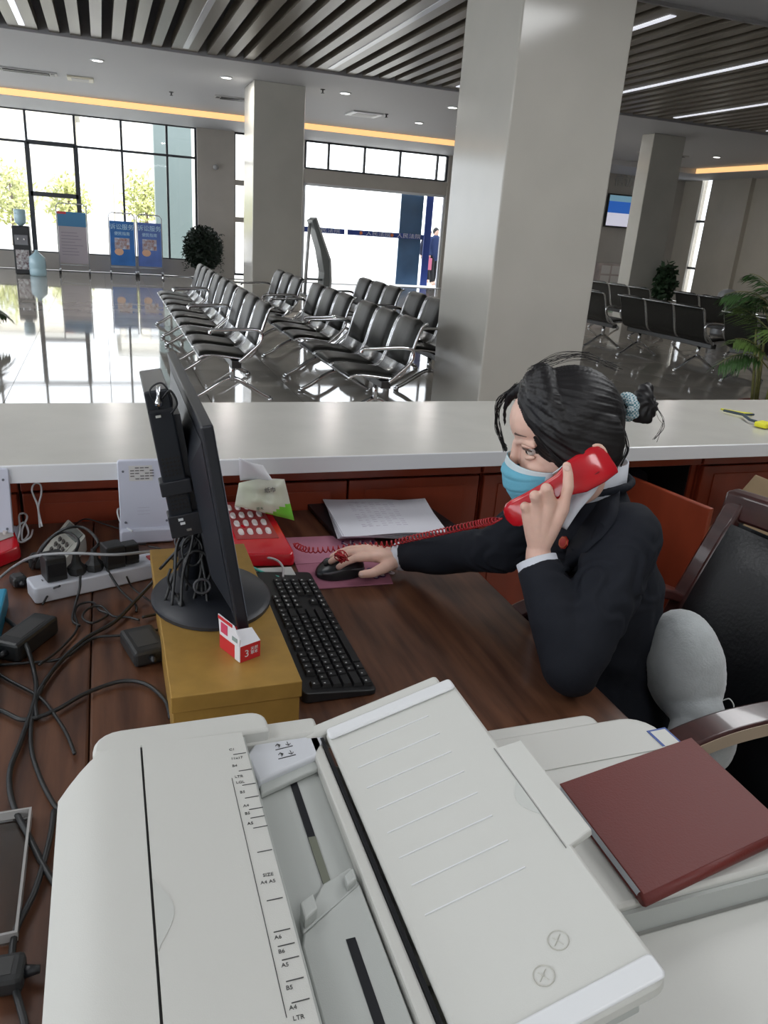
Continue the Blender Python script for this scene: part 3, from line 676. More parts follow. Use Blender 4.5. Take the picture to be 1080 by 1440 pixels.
# paper channel with side guides
ch = MB().bx(.1215, .2155, .10, .742, .86, .905).build('paper_channel', m_pr2, pr)
MB().prism(rpoly(.122, .2165, .742, .775, .006), .86, .925).build('channel_end', m_pr, pr, True, bevel=.004, angle=40)
MB().bx(.2010, .2145, .10, .742, .905, .921).build('channel_wall', m_pr, pr, bevel=.003)
MB().bx(.2146, .2185, .10, .735, .90, .9225).build('tray_gap', m_black, pr)
MB().bx(.1672, .1752, .10, onz(412, 1092, .906).y, .9051, .9062).build('guide_slot', m_black, pr)
MB().bx(.1673, .1751, .52, .60, .9063, .9068).build('slot_cover', mat('slot_olive', (.17, .18, .14), .5), pr)
MB().bx(.1222, .1255, .10, .742, .905, .935).build('channel_lip', m_pr2, pr, bevel=.001)
m_gw = mat('guide_white', (.66, .68, .72), .35)
# rear guide with the white sticker
gd = MB().prism([(p.x, p.y) for p in [onz(*q_, .921) for q_ in ((346, 1062), (372, 1026), (440, 1017), (458, 1040), (446, 1062), (364, 1098))]], .907, .921).build('paper_guide', m_gw, pr, True, bevel=.003, angle=40)
gd['label'] = 'white rear paper guide with arrow marks'
MB().prism([(p.x, p.y) for p in [onz(*q_, .914) for q_ in ((365, 1099), (447, 1063), (449, 1079), (367, 1117))]], .907, .914).build('guide_foot', m_pr2, gd, bevel=.002)
for oy in (0, -.022):
    a = onz(396, 1052, .9215)+Vector((.003, oy*.75, 0)); a.z = .9213
    MB().box(a, (.021, .0009, .0006), Matrix.Rotation(.13, 3, 'Z')).build('arrow_line', m_ink, gd)
    text_mesh('↑', .010, frame(a+Vector((-.006, .005, 0)), (1, .1, 0), (-.1, 1, 0)), 'arrow_mark', m_ink, gd); text_mesh('↓', .010, frame(a+Vector((.006, .006, 0)), (1, .1, 0), (-.1, 1, 0)), 'arrow_mark', m_ink, gd)
# front guide
g2 = MB().prism([(.130, .10), (.130, .470), (.134, .482), (.198, .522), (.199, .10)], .9065, .9165)
g2 = g2.build('paper_guide', m_pr2, pr, True, bevel=.002, angle=40); g2['label'] = 'grey front paper guide, scuffed'
MB().bx(.168, .1765, .10, .466, .9166, .9172).build('guide_slot', m_black, g2)
MB().prism([(.134, .483), (.198, .522), (.196, .545), (.165, .532), (.150, .512), (.136, .505)], .907, .9145).build('guide_lip', m_pr2, g2, bevel=.002)
MB().prism([(.136, .486), (.150, .495), (.150, .512), (.136, .505)], .9146, .928).build('guide_tab', m_pr2, g2, bevel=.002)
MB().prism([(.184, .515), (.195, .522), (.195, .535), (.184, .528)], .9146, .924).build('guide_tab', m_pr2, g2, bevel=.002)
# input tray, tilted up to the right
TX0, TX1 = .2195, .3795; TZ0, TZ1 = .930, .980; ty0, ty1 = .317, .735
sl = (TZ1-TZ0)/(TX1-TX0); ax = Vector((1, 0, sl)).normalized(); az = Vector((-sl, 0, 1)).normalized()
TL = (TX1-TX0)*math.sqrt(1+sl*sl)
def TP(u, y, h): return Vector((TX0, y, TZ0))+ax*u+az*h
tr = MB().prism(rpoly(0, TL, ty0, ty1, .008, rs=(.012, .006, .004, .014)), -.016, 0, lambda u, y, h: TP(u, y, h)).build('input_tray', m_pr, pr, True, bevel=.005, angle=40)
MB().prism(rpoly(.002, TL-.002, ty1-.020, ty1-.001, .005), 0, .005, TP).build('tray_lip', mat('lip_white_rib_highlight', (.74, .75, .76), .35), tr, True, bevel=.0035, angle=40)
MB().prism(rpoly(.002, TL-.002, ty0+.001, ty0+.022, .005), 0, .004, TP).build('tray_lip', mat('lip_white_rib_highlight', (.74, .75, .76), .35), tr, True, bevel=.003, angle=40)
for k in range(8):  # ribs coloured lighter than the tray to paint in their highlights
    y = ty1-.045-.0335*k
    MB().prism(rpoly(.018, .118, y-.0006, y+.0006, .0002), 0, .0012, TP).build('tray_rib', mat('lip_white_rib_highlight', (.74, .75, .76), .35), tr)
MB().prism(rpoly(-.03, TL-.012, .738, .758, .006), -.03, -.002, TP).build('rear_frame', m_pr, pr, True, bevel=.004, angle=40)
PY0, PY1 = .455, .602
la = MB().prism([(TL-.007, PY0), (TL+.024, PY0+.006), (TL+.024, PY1-.004), (TL-.007, PY1)], -.008, .0006, TP).build('catch_wing', m_pr, tr, bevel=.002)
b = MB(); b.prism(rpoly(TL-.0078, TL-.0070, PY0, PY1, .0002), 0, .0009, TP); b.build('wing_seam', mat('seam_grey', (.22, .22, .21), .6), la)
arc = [(TL-.008-.012*math.sin(PI*k/12), .500+.05*k/12) for k in range(13)]
MB().prism(arc, .0002, .0009, TP).build('finger_grip', mat('recess_shade', (.56, .57, .54), .5), la, True, angle=40)
for (u, y) in ((.083, ty0+.045), (.108, ty0+.065)):
    b = MB(); c = []
    for k in range(20): a = 2*PI*k/20; c.append(TP(u+.0085*math.cos(a), y+.0085*math.sin(a), .0004))
    b.tube(c, .0005, 4, closed=True); b.tube([TP(u-.005, y-.003, .0004), TP(u+.004, y+.004, .0004)], .0004, 4); b.tube([TP(u-.003, y+.004, .0004), TP(u+.002, y-.005, .0004)], .0004, 4)
    b.build('embossed_symbol', mat('emboss', (.5, .49, .44), .5), tr)
MB().prism(rpoly(.03, .15, ty0+.02, ty1-.02, .003), -.06, -.017, TP).build('tray_support', m_pr2, pr)
# notebook
z = .9135
n1 = onz(787, 1102, z); n2 = onz(972, 1037, z); n3 = onz(905, 1258, z); n4 = n2+(n3-n1)
# make rectangular
ex_ = (n2-n1); ey_ = (n3-n1); wN = ex_.length; hN = ey_.length; cN = (n1+n4)/2; cN.z = 0
ang = math.atan2(ex_.y, ex_.x); ang2 = math.atan2(-ey_.x, ey_.y)+PI; 
t = thing('notebook', 'brick red softcover notebook lying on the scanner lid', 'notebook', (cN.x, cN.y, .8995))
def NB(a, b_, z0, z1):
    P = [n1+ex_*i+ey_*j for i, j in ((a, a), (b_, a), (b_, b_), (a, b_))]
    return [Vector((p.x, p.y, z0)) for p in P]+[Vector((p.x, p.y, z1)) for p in P]
pg = MB().add(NB(.006, .99, .902, .9115), BF)
pg.build('page_block', mat('pages', (.62, .66, .72), .7, noise_amt=.1, nscale=200, stretch=(1, 1, 40)), t)
mcv = mat('notebook_cover', (.14, .020, .016), .5, bump=.2, bscale=400)
MB().add(NB(0, 1, .8998, .9018), BF).build('cover', mcv, t, bevel=.0008)
MB().add(NB(0, 1, .9117, .9137), BF).build('cover', mcv, t, bevel=.0008)
e0 = n3+Vector((0, 0, 0)); e1 = n4
MB().tube([Vector((e0.x, e0.y, .9068)), Vector((e1.x, e1.y, .9068))], .0068, 10).build('spine', mcv, t, True)
# ---------- gold box + monitor ----------
m_gold = mat('gold_card', (.40, .235, .055), .42, metal=.25, noise_amt=.08, nscale=30)
t = thing('gold_box', 'flat golden cardboard box used as monitor riser', 'box', (.155, 1.23, DZ))
MB().bx(.060, .247, .968, 1.50, DZ+.001, .845).build('box_base', m_gold, t, bevel=.0015)
MB().bx(.0575, .2495, .9655, 1.5025, .822, .85).build('box_lid', m_gold, t, bevel=.0015)
m_mon = mat('monitor_black', (.014, .016, .022), .42, bump=.05, bscale=600)
t = thing('monitor', 'black desktop monitor seen from the side on the gold box', 'monitor', (.15, 1.26, .85))
MB().lathe([(.001, 0), (1, 0), (1, .006), (.94, .012), (.4, .016), (.001, .018)], (0, 0, 0), 40)
b = MB().lathe([(.001, 0), (1, 0), (1, .006), (.94, .012), (.4, .016), (.001, .018)], (0, 0, 0), 40)
for v in b.v: v.x *= .105; v.y *= .125; v += Vector((.152, 1.265, .8508))
b.build('base', m_mon, t, True, angle=40)
ma = math.atan2(.050, .309); RM = Matrix.Rotation(-ma, 3, 'Y')
YM0, YM1 = 1.083, 1.72; MH = .345
def MP(n, y, h): # n along screen normal (+ toward the user), h up the panel
    return Vector((.190, y, .878))+RM @ Vector((n, 0, h))
def mbox(n0, n1, y0, y1, h0, h1): return [MP(n, y, h) for n in (n0, n1) for y in (y0, y1) for h in (h0, h1)]
QF = [(0, 1, 3, 2), (4, 6, 7, 5), (0, 4, 5, 1), (2, 3, 7, 6), (0, 2, 6, 4), (1, 5, 7, 3)]
pn = MB().add(mbox(-.018, 0, YM0, YM1, 0, MH), QF).build('panel_housing', m_mon, t, bevel=.003)
MB().add(mbox(.0002, .001, YM0+.012, YM1-.012, .02, MH-.012), QF).build('screen', mat('screen_dark', (.03, .04, .05), .12, emit=((.5, .6, .75), .35)), pn)
b = MB(); b.loft([[MP(-.0185, y, h) for y, h in ((YM0+.03, .02), (YM1-.03, .02), (YM1-.03, MH-.03), (YM0+.03, MH-.03))], [MP(-.038, y, h) for y, h in ((YM0+.11, .05), (YM1-.11, .05), (YM1-.11, MH-.09), (YM0+.11, MH-.09))]])
b.build('rear_bulge', m_mon, t, bevel=.004)
MB().tube([(.130, 1.34, .862), (.125, 1.34, .93), tuple(MP(-.045, 1.34, .13))], [.03, .024, .024], 12).build('stand_neck', m_mon, t, True)
# mini pc on the back
t = thing('mini_computer', 'slim black mini computer strapped behind the monitor', 'computer', tuple(MP(-.07, 1.3, .1)))
PB = (-.084, -.046)
def pbox(n0, n1, y0, y1, h0, h1): return [MP(n, y, h) for n in (n0, n1) for y in (y0, y1) for h in (h0, h1)]
y0 = 1.225
bd = MB().add(pbox(PB[0], PB[1], y0, 1.40, .14, .375), QF).build('case', mat('pc_metal', (.015, .018, .025), .35, .3), t, bevel=.003)
MB().add(pbox(PB[0]-.006, PB[1]+.006, y0-.004, y0+.03, .20, .225), QF).build('clamp_bracket', m_mon, t, bevel=.002)
MB().add(pbox(PB[0]-.004, PB[1]+.012, y0-.004, y0+.03, .125, .165), QF).build('clamp_bracket', m_mon, t, bevel=.002)
MB().add(pbox(PB[1]-.002, -.036, y0+.01, 1.38, .14, .33), QF).build('mount_plate', m_mon, t)
b = MB()
for i in range(5):
    for j in range(9):
        n = PB[0]+.007+.006*i; h = .175+.007*j if j < 4 else .235+.007*(j-4); c = MP(n, y0-.0005, h); b.box(c, (.0035, .001, .0035), RM @ Matrix.Rotation(.78, 3, 'Y'))
b.build('vent_holes', m_void, bd)['kind'] = 'stuff'
for n, h, m in ((-.068, .157, m_white), (-.066, .150, m_white), (-.058, .137, m_chrome), (-.070, .335, m_chrome)):
    MB().add(pbox(n-.004, n+.004, y0-.006, y0-.004, h-.002, h+.002), QF).build('port', m, bd)
MB().add(pbox(PB[0], PB[1], y0-.0015, 1.39, .34, .345), QF).build('case_seam', m_mon, bd)
b = MB(); c = MP(-.066, y0-.004, .352); b.lathe([(.001, 0), (.007, 0), (.006, .006), (.003, .012), (.003, .03), (.001, .03)], c, 12); b.build('antenna_knob', m_chrome, bd, True)
b = MB(); b.tube(bez([MP(-.066, y0-.004, .345), MP(-.075, y0, .375), MP(-.055, y0, .385), MP(-.045, y0, .36), MP(-.05, y0+.01, .33)]), .0016, 6); b.tube(bez([MP(-.06, y0, .36), MP(-.045, y0-.003, .372), MP(-.038, y0, .35), MP(-.05, y0, .335)]), .002, 6); b.build('short_lead', m_black, t, True)
# milk carton style candy box
m_cr = mat('carton_red', (.55, .02, .03), .4); m_cw = mat('carton_white', (.72, .72, .76), .4)
c0 = onz(338, 932, .851)
t = thing('small_carton', 'small red and white open carton leaning against the monitor foot', 'carton', (c0.x, c0.y, .8505), math.radians(24)); WM[t] = WM[t] @ Matrix.Diagonal((1.15, 1.15, 1.15, 1)); t.scale = (1.15, 1.15, 1.15)
Mw = WM[t]
def cb(b, x0, x1, y0_, y1_, z0, z1):
    n = len(b.v); b.bx(x0, x1, y0_, y1_, z0, z1)
    for i in range(n, len(b.v)): b.v[i] = Mw @ b.v[i]
    return b
cb(MB(), 0, .032, 0, .052, 0, .024).build('carton_body', m_cr, t)
b = MB(); pts = [(0, 0, .0245), (.032, 0, .0245), (.030, .018, .037), (.004, .020, .040)]
b.add([Mw @ Vector(p) for p in pts]+[Mw @ (Vector(p)+Vector((0, .0015, -.0015))) for p in pts], BF).build('open_flap', m_cw, t)
pts = [(-.001, .002, .022), (-.001, .050, .022), (-.001, .054, .052), (-.001, .016, .050), (-.001, 0, .036)]
b = MB().loft([[Mw @ Vector(p) for p in pts], [Mw @ (Vector(p)+Vector((.0014, 0, 0))) for p in pts]]).build('tall_side', m_cw, t)
cb(MB(), -.0018, -.0011, .030, .046, .028, .043).build('pink_square', mat('carton_pink', (.6, .05, .12), .5), b)
cb(MB(), -.0018, -.0011, .018, .053, .046, .0505).build('red_band', m_cr, b)
cb(MB(), -.0018, -.0011, .006, .018, .028, .034).build('grey_print', mat('carton_grey', (.25, .32, .30), .5), b)
cb(MB(), -.0012, -.0001, 0, .012, .001, .024).build('white_corner', m_cw, t)
text_mesh('3', .015, Mw @ frame((.010, -.0004, .011), (1, 0, 0), (0, 0, 1)), 'numeral', m_cw, t)
text_mesh('天然\n草本', .006, Mw @ frame((.022, -.0004, .013), (1, 0, 0), (0, 0, 1)), 'print', m_cw, t)
# ---------- keyboard ----------
ka = math.atan2(.398-.386, 1.53-1.05)
k0 = onz(525, 968, .768)
t = thing('keyboard', 'black full size keyboard between gold box and mouse pad', 'keyboard', (.338, 1.285, DZ), math.radians(-0))
KX0, KX1, KY0, KY1 = .272, .402, 1.045, 1.525
def kz(x): return .772-.012*(x-KX0)/(KX1-KX0)
kb = MB(); kb.prism(rpoly(KX0, KX1, KY0, KY1, .01), 0, 1, lambda x, y, z: Vector((x, y, DZ+.001 if z == 0 else kz(x)))); kb.build('keyboard_case', mat('kb_black', (.012, .012, .013), .38), t, True, bevel=.002, angle=40)
m_key = mat('key_black', (.016, .016, .017), .35); m_leg = mat('key_legend', (.55, .55, .55), .6)
kcache = {}
def key(x, y, w, d=.0165):
    k = (round(w, 4), round(d, 4))
    if k not in kcache:
        b = MB(); b.loft([[(-d/2, -w/2, 0), (d/2, -w/2, 0), (d/2, w/2, 0), (-d/2, w/2, 0)], [(-d/2+.002, -w/2+.002, .006), (d/2-.002, -w/2+.002, .006), (d/2-.002, w/2-.002, .006), (-d/2+.002, w/2-.002, .006)]])
        kcache[k] = b.mesh('key', m_key)
    o = bpy.data.objects.new('key', kcache[k]); COL.objects.link(o); o.parent = t
    o.location = WM[t].inverted() @ Vector((x, y, kz(x)+.0005)); return o
U = .0188; rx = [KX1-.012-.0185*i for i in range(6)]  # row 0 = space row (near the user, +x)
rows = [[1.25, 1.25, 1.25, 6.25, 1.25, 1.25, 1.25, 1.25], [2.25]+[1]*10+[2.75], [1.75]+[1]*11+[2.25], [1.5]+[1]*12+[1.5], [1]*13+[2], [1, -1, 1, 1, 1, 1, -.5, 1, 1, 1, 1, -.5, 1, 1, 1, 1]]
rgb = MB()
for r, row in enumerate(rows):
    y = KY0+.012
    for w in row:
        if w > 0:
            key(rx[r], y+U*w/2, U*w-.0016)
            if w <= 1.3: rgb.box((rx[r]-.002, y+U*w*.4, kz(rx[r])+.0068), (.003, .003, .0003))
        y += U*abs(w)
y0 = KY0+.012+15.25*U
for r in (0, 1, 3, 4, 5):
    for c in range(3):
        if r == 1 and c != 1: continue
        key(rx[r], y0+U*(c+.5), U-.0016); rgb.box((rx[r]-.002, y0+U*(c+.4), kz(rx[r])+.0068), (.003, .006, .0003))
y0 += 3.25*U
for r in range(5):
    for c in range(4): key(rx[r], y0+U*(c+.5), U-.0016); rgb.box((rx[r]-.002, y0+U*(c+.4), kz(rx[r])+.0068), (.003, .004, .0003))
rgb.build('key_legends', m_leg, t)['kind'] = 'stuff'
# ---------- mouse, pad ----------
m_pad = mat('pink_pad', (.36, .13, .19), .7, bump=.2, bscale=500)
t = thing('mouse_pad', 'dusty pink mouse pad with paw print corner', 'mouse pad', (.48, 1.59, DZ))
pc = [onz(400, 757, .753), onz(430, 829, .753), onz(553, 820, .753), onz(524, 752, .753)]
ctr = sum(pc, Vector())/4
MB().prism([(p.x, p.y) for p in pc], DZ+.0005, .7535).build('pad', m_pad, t, bevel=.001)
# upper sheet of the pad (fold line)
MB().prism([(pc[0].x, pc[0].y), (pc[0].x*.45+pc[1].x*.55, pc[0].y*.45+pc[1].y*.55), (pc[3].x*.45+pc[2].x*.55, pc[3].y*.45+pc[2].y*.55), (pc[3].x, pc[3].y)], .7536, .7546).build('pad_fold', mat('pink_pad_light', (.42, .17, .24), .7), t)
m_pp = mat('paw_purple', (.08, .02, .10), .6); m_pw = mat('print_white', (.7, .66, .7), .6)
c = onz(527, 806, .7537); b = MB(); b.cyl(c+Vector((0, 0, 0)), c+Vector((0, 0, .0004)), .017, n=9)
for k in range(7): a = 2*PI*k/7; q = c+Vector((.02*math.cos(a), .022*math.sin(a), 0)); b.cyl(q, q+Vector((0, 0, .0004)), .0085, n=8)
b.build('purple_print', m_pp, t)
b = MB()
for k in range(6): a = 2*PI*k/6+.3; q = c+Vector((.019*math.cos(a), .021*math.sin(a), .0005)); b.cyl(q, q+Vector((0, 0, .0003)), .005, n=8)
b.cyl(c+Vector((0, 0, .0005)), c+Vector((0, 0, .0008)), .007, n=9)
c_ = onz(545, 803, .7537)
for k in range(5): q = c_+Vector((.006*math.cos(k*1.3), -.012+.007*k, 0)); b.cyl(q, q+Vector((0, 0, .0006)), .0075, n=8)
b.build('white_print', m_pw, t)
b = MB()
for k in range(7): q = onz(482+7*k, 763+(k % 2)*4, .7548); b.box(q, (.006, .022, .0006), Matrix.Rotation(.5 if k % 2 else -.3, 3, 'Z'))
b.build('striped_print', m_pp, t)
b = MB()
for k in range(6): q = onz(486+7*k, 765-(k % 2)*3, .7550); b.box(q, (.004, .02, .0006), Matrix.Rotation(-.3 if k % 2 else .4, 3, 'Z'))
b.build('striped_print', m_pw, t)
MC = onz(478, 800, .765); MC.z = DZ+.0055
t = thing('computer_mouse', 'black cordless mouse under the right hand', 'mouse', MC)
Rm_ = Matrix.Rotation(math.radians(8), 3, 'Z')
b = MB()
def mf(u, v):
    a = PI*(v-.5); x = .058*math.cos(PI*u); w = .034*(max(0, 1-(x/.0585)**4)**.5)*(1-.12*math.cos(2*PI*u)); z = .038*(max(0, 1-((x-.006)/.070)**2)**.8)
    return MC+Rm_ @ Vector((x, w*math.sin(a), z*max(0, math.cos(a))**.55))
b.grid(mf, 20, 14); b.build('mouse_shell', mat('mouse_black', (.015, .016, .018), .28), t, True)
MB().tube([MC+Rm_ @ Vector((x, -.0335*(1-(x/.058)**4)**.5*.99, .013+.008*math.cos(x*28))) for x in [(-.05+.1*i/14) for i in range(15)]], .0022, 6).build('side_stripe', mat('mouse_grey', (.12, .12, .13), .4), t, True)
MB().cyl(MC+Rm_ @ Vector((-.032, -.0035, .030)), MC+Rm_ @ Vector((-.032, .0035, .030)), .010, n=14).build('scroll_wheel', mat('wheel_grey', (.06, .06, .06), .5), t, True)
# ---------- clipboard and papers ----------
fq = [onz(432, 711, .758), onz(472, 756, .758), onz(655, 750, .758), onz(588, 704, .758)]
cl = MB().prism([(p.x, p.y) for p in fq], DZ+.001, .764).build('black_clipboard', mat('folder_black', (.012, .012, .014), .35), bevel=.002); tag(cl, 'black folder under the papers by the cabinet', 'folder')
m_paper = mat('paper', (.70, .70, .76), .7); m_pt = mat('print_grey', (.45, .40, .50), .7)
pp = [onz(452, 699, .785), onz(482, 751, .785), onz(628, 745, .785), onz(595, 702, .785)]
plabs = ['white paper sheet at the bottom of the stack on the black folder', 'second lowest white paper sheet on the black folder', 'middle white paper sheet of the stack on the black folder', 'white paper sheet just under the top printed one', 'top printed table sheet on the black folder with curled corner']
for k in range(5):
    z = .766+.0035*k; cc = sum(pp, Vector())/4; a = (k-4)*.02
    def pf(u, v, z=z, a=a, k=k):
        p = pp[0].lerp(pp[3], u).lerp(pp[1].lerp(pp[2], u), v); d = Vector((p.x-cc.x, p.y-cc.y, 0)); d = Matrix.Rotation(a, 3, 'Z') @ d
        lift = .012*max(0, u-.75)*max(0, .4-v)*8*(1 if k == 4 else .3)+.002*math.sin(7*u+k)+.002
        return (cc.x+d.x+.002*(k % 3), cc.y+d.y-.002*k, z+lift)
    o = MB().grid(pf, 12, 8, .0012).build('paper_sheet', m_paper, smooth=False); tag(o, plabs[k], 'paper', 'papers on the black folder')
    if k == 4:
        b = MB()
        for i in range(13):
            v = .12+.055*i
            for j in range(7):
                if (i*3+j) % 5 == 0: continue
                u = .22+.065*j; p = Vector(pf(u, v)); q = Vector(pf(u+.045, v)); b.box((p+q)/2+Vector((0, 0, .0012)), ((q-p).length, .0022, .0004), Matrix.Rotation(math.atan2(q.y-p.y, q.x-p.x), 3, 'Z'))
        for i in range(4): p = Vector(pf(.22, .1+.22*i)); q = Vector(pf(.70, .1+.22*i)); b.box((p+q)/2+Vector((0, 0, .0012)), ((q-p).length, .0008, .0004), Matrix.Rotation(math.atan2(q.y-p.y, q.x-p.x), 3, 'Z'))
        x_ = b.build('printed_table', m_pt, o)
# ---------- telephones ----------
m_rg = mat('red_gloss', (.55, .008, .018), .16, coat=.5); m_pgr = mat('phone_grey', (.42, .42, .38), .4)
def desk_phone(q, lab, cat_mat, keys_m, panel_m, name='desk_telephone', h0=.026, h1=.06, kn=(4, 3), kr=(.30, .42, .92, .90), lcd=None, side_keys=True, kw=.55):
    """q: four corners (near left, near right, far right, far left) on the desk"""
    c = sum(q, Vector())/4; t = thing(name, lab, 'telephone', (c.x, c.y, DZ))
    def T_(u, v, h): p = q[0].lerp(q[1], u).lerp(q[3].lerp(q[2], u), v); return Vector((p.x, p.y, DZ+.002+h))
    def zt(v): return h0+(h1-h0)*v
    poly = rpoly(0, 1, 0, 1, .07)
    b = MB().loft([[T_(u, v, 0) for u, v in poly], [T_(u, v, zt(v)*.55) for u, v in poly], [T_(.5+(u-.5)*.97, .5+(v-.5)*.97, zt(v)) for u, v in poly]])
    bd = b.build('phone_body', cat_mat, t, True, bevel=.003, angle=40)
    u0, v0, u1, v1 = kr
    MB().loft([[T_(a, b_, zt(b_)+.0003) for a, b_ in ((u0-.03, v0-.04), (u1+.03, v0-.04), (u1+.03, v1+.04), (u0-.03, v1+.04))], [T_(a, b_, zt(b_)+.0015) for a, b_ in ((u0-.03, v0-.04), (u1+.03, v0-.04), (u1+.03, v1+.04), (u0-.03, v1+.04))]]).build('key_field', panel_m, bd)
    nu, nv = kn
    for i in range(nu):
        for j in range(nv):
            u = u0+(u1-u0)*(i+.5)/nu; v = v0+(v1-v0)*(j+.5)/nv; du = (u1-u0)/nu*kw/1.2; dv = (v1-v0)/nv*kw/1.2
            ring = rpoly(u-du*.6, u+du*.6, v-dv*.6, v+dv*.6, min(du, dv)*.5, 2)
            MB().loft([[T_(a, b_, zt(b_)+.0015) for a, b_ in ring], [T_(u+(a-u)*.8, v+(b_-v)*.8, zt(b_)+.006) for a, b_ in ring]]).build('key', keys_m, bd, True, angle=40)
    if lcd:
        a0, b0, a1, b1 = lcd
        MB().loft([[T_(a, b_, zt(b_)+.0003) for a, b_ in ((a0, b0), (a1, b0), (a1, b1), (a0, b1))], [T_(a, b_, zt(b_)+.0022) for a, b_ in ((a0, b0), (a1, b0), (a1, b1), (a0, b1))]]).build('display', mat('lcd', (.16, .18, .17), .25), bd)
    return t, T_
phq = [onz(300, 785, .775), onz(417, 783, .775), onz(372, 712, .79), onz(268, 722, .79)]
rp, RT = desk_phone(phq, 'red desk telephone with white keys behind the monitor', m_rg, mat('key_cream', (.68, .62, .60), .4), mat('red_panel', (.34, .05, .05), .4), h0=.03, h1=.062, kn=(4, 4), kr=(.40, .30, .86, .92), kw=.62)
MB().loft([[RT(a, b_, .03+.03*b_+.001) for a, b_ in ((.06, .15), (.30, .15), (.30, .6), (.06, .6))], [RT(a, b_, .03+.03*b_+.003) for a, b_ in ((.06, .15), (.30, .15), (.30, .6), (.06, .6))]]).build('name_card', mat('card', (.6, .55, .56), .5), rp)
q2 = [onz(-70, 812, .775), onz(30, 772, .775), onz(10, 722, .79), onz(-70, 740, .79)]
rp2, _ = desk_phone(q2, 'second red telephone cut by the left edge of the desk', m_rg, mat('key_cream', (.68, .62, .60), .4), mat('grey_panel', (.5, .45, .42), .4), h0=.03, h1=.055, kn=(3, 3), kr=(.45, .3, .92, .85))
q3 = [onz(62, 800, .76), onz(122, 758, .76), onz(104, 716, .77), onz(38, 752, .77)]
q3 = [Vector((-.165, 1.70, 0)), Vector((-.105, 1.66, 0)), Vector((-.035, 1.84, 0)), Vector((-.105, 1.875, 0))]
q3 = [onz(55, 768, .79), onz(82, 795, .775), onz(122, 752, .79), onz(95, 716, .81)]
desk_phone(q3, 'cream desk telephone with grey display near the cabinet', m_pgr, mat('key_dark', (.06, .055, .05), .4), m_pgr, h0=.02, h1=.035, kn=(3, 3), kr=(.22, .12, .78, .56), lcd=(.16, .68, .86, .94), kw=.7)
# white cord standing up in a loop
b = MB(); b.tube(bez([onz(56, 742, .78), ony(53, 712, 1.86), ony(45, 690, 1.86), ony(49, 680, 1.86), ony(57, 682, 1.86), ony(58, 695, 1.86), ony(54, 715, 1.86), onz(59, 740, .79)]), .0022, 6)
b.tube(bez([onz(24, 765, .77), onz(28, 745, .79), onz(27, 725, .80), onz(34, 722, .80), onz(38, 728, .8), onz(31, 745, .78), onz(32, 760, .77), onz(40, 750, .77), onz(34, 735, .79), onz(24, 744, .78), onz(28, 762, .77), onz(42, 756, .77), onz(46, 745, .77)]), .0024, 6)
tag(b.build('telephone_lead', m_white, smooth=True), 'white cord looping up beside the cream telephone', 'cord')
# ---------- white stands ----------
m_stand = mat('stand_white', (.58, .60, .70), .4)
def stand(x0, x1, ztop, lab, lines):
    yb = 1.762; yt = 1.792; t = thing('signature_pad_stand', lab, 'device', ((x0+x1)/2, 1.79, DZ))
    R_ = math.atan2(yt-yb, ztop-DZ)
    def S(x, y, z): return Vector((x, yb+.015+y, DZ+.002))+Matrix.Rotation(-R_, 3, 'X') @ Vector((0, 0, z))
    H_ = (ztop-DZ)/math.cos(R_)
    pl = MB().prism(rpoly(x0, x1, .025, H_, .006), 0, .014, lambda x, z, y: S(x, y, z)).build('back_panel', m_stand, t, True, bevel=.002, angle=40)
    MB().prism(rpoly(x0-.003, x1+.006, .0, .036, .010), -.012, .06, lambda x, z, y: S(x, y, z)).build('foot', m_stand, t, True, bevel=.005, angle=40)
    for x in (x0+.012, x1-.012):
        for z in (.05, H_-.025):
            c = S(x, -.0003, z); MB().cyl(c+Vector((0, .001, 0)), c-Vector((0, .0012, 0)), .0028, n=8).build('screw', mat('screw_grey', (.15, .16, .2), .5), pl)
    if lines:
        MB().prism([(x0+.025, H_-.048), (x1-.040, H_-.048), (x1-.040, H_-.012), (x0+.025, H_-.012)], -.0008, -.0001, lambda x, z, y: S(x, y, z)).build('rating_label', mat('label_cream', (.62, .61, .60), .6), pl)
        b = MB()
        for k in range(5):
            z = H_-.016-.0065*k
            for j in range(5):
                if (k+j) % 4 == 0: continue
                xx = x0+.028+.011*j; b.prism([(xx, z-.0022), (xx+.009, z-.0022), (xx+.009, z), (xx, z)], -.0014, -.0008, lambda x, z, y: S(x, y, z))
        b.build('label_text', mat('label_ink', (.13, .12, .12), .6), pl)
        b = MB()
        for k in range(3): z = .085-.008*k; b.prism([(x0+.04, z-.0008), (x0+.068, z-.0008), (x0+.068, z), (x0+.04, z)], -.0006, -.0001, lambda x, z, y: S(x, y, z))
        b.build('molded_text', mat('label_pale', (.45, .45, .55), .6), pl)
    return t
stand(.004, .122, .945, 'white device stand with rating label left of the monitor', True)
stand(-.35, -.226, .935, 'white device stand cut by the left picture edge', False)
tag(MB().tube(bez([onz(186, 747, .79), ony(172, 738, 1.81), ony(166, 724, 1.83), ony(166, 716, 1.84), ony(171, 715, 1.85)]), .0024, 6).build('white_cable', m_white, smooth=True), 'short white cable curling from the labelled device stand', 'cable')
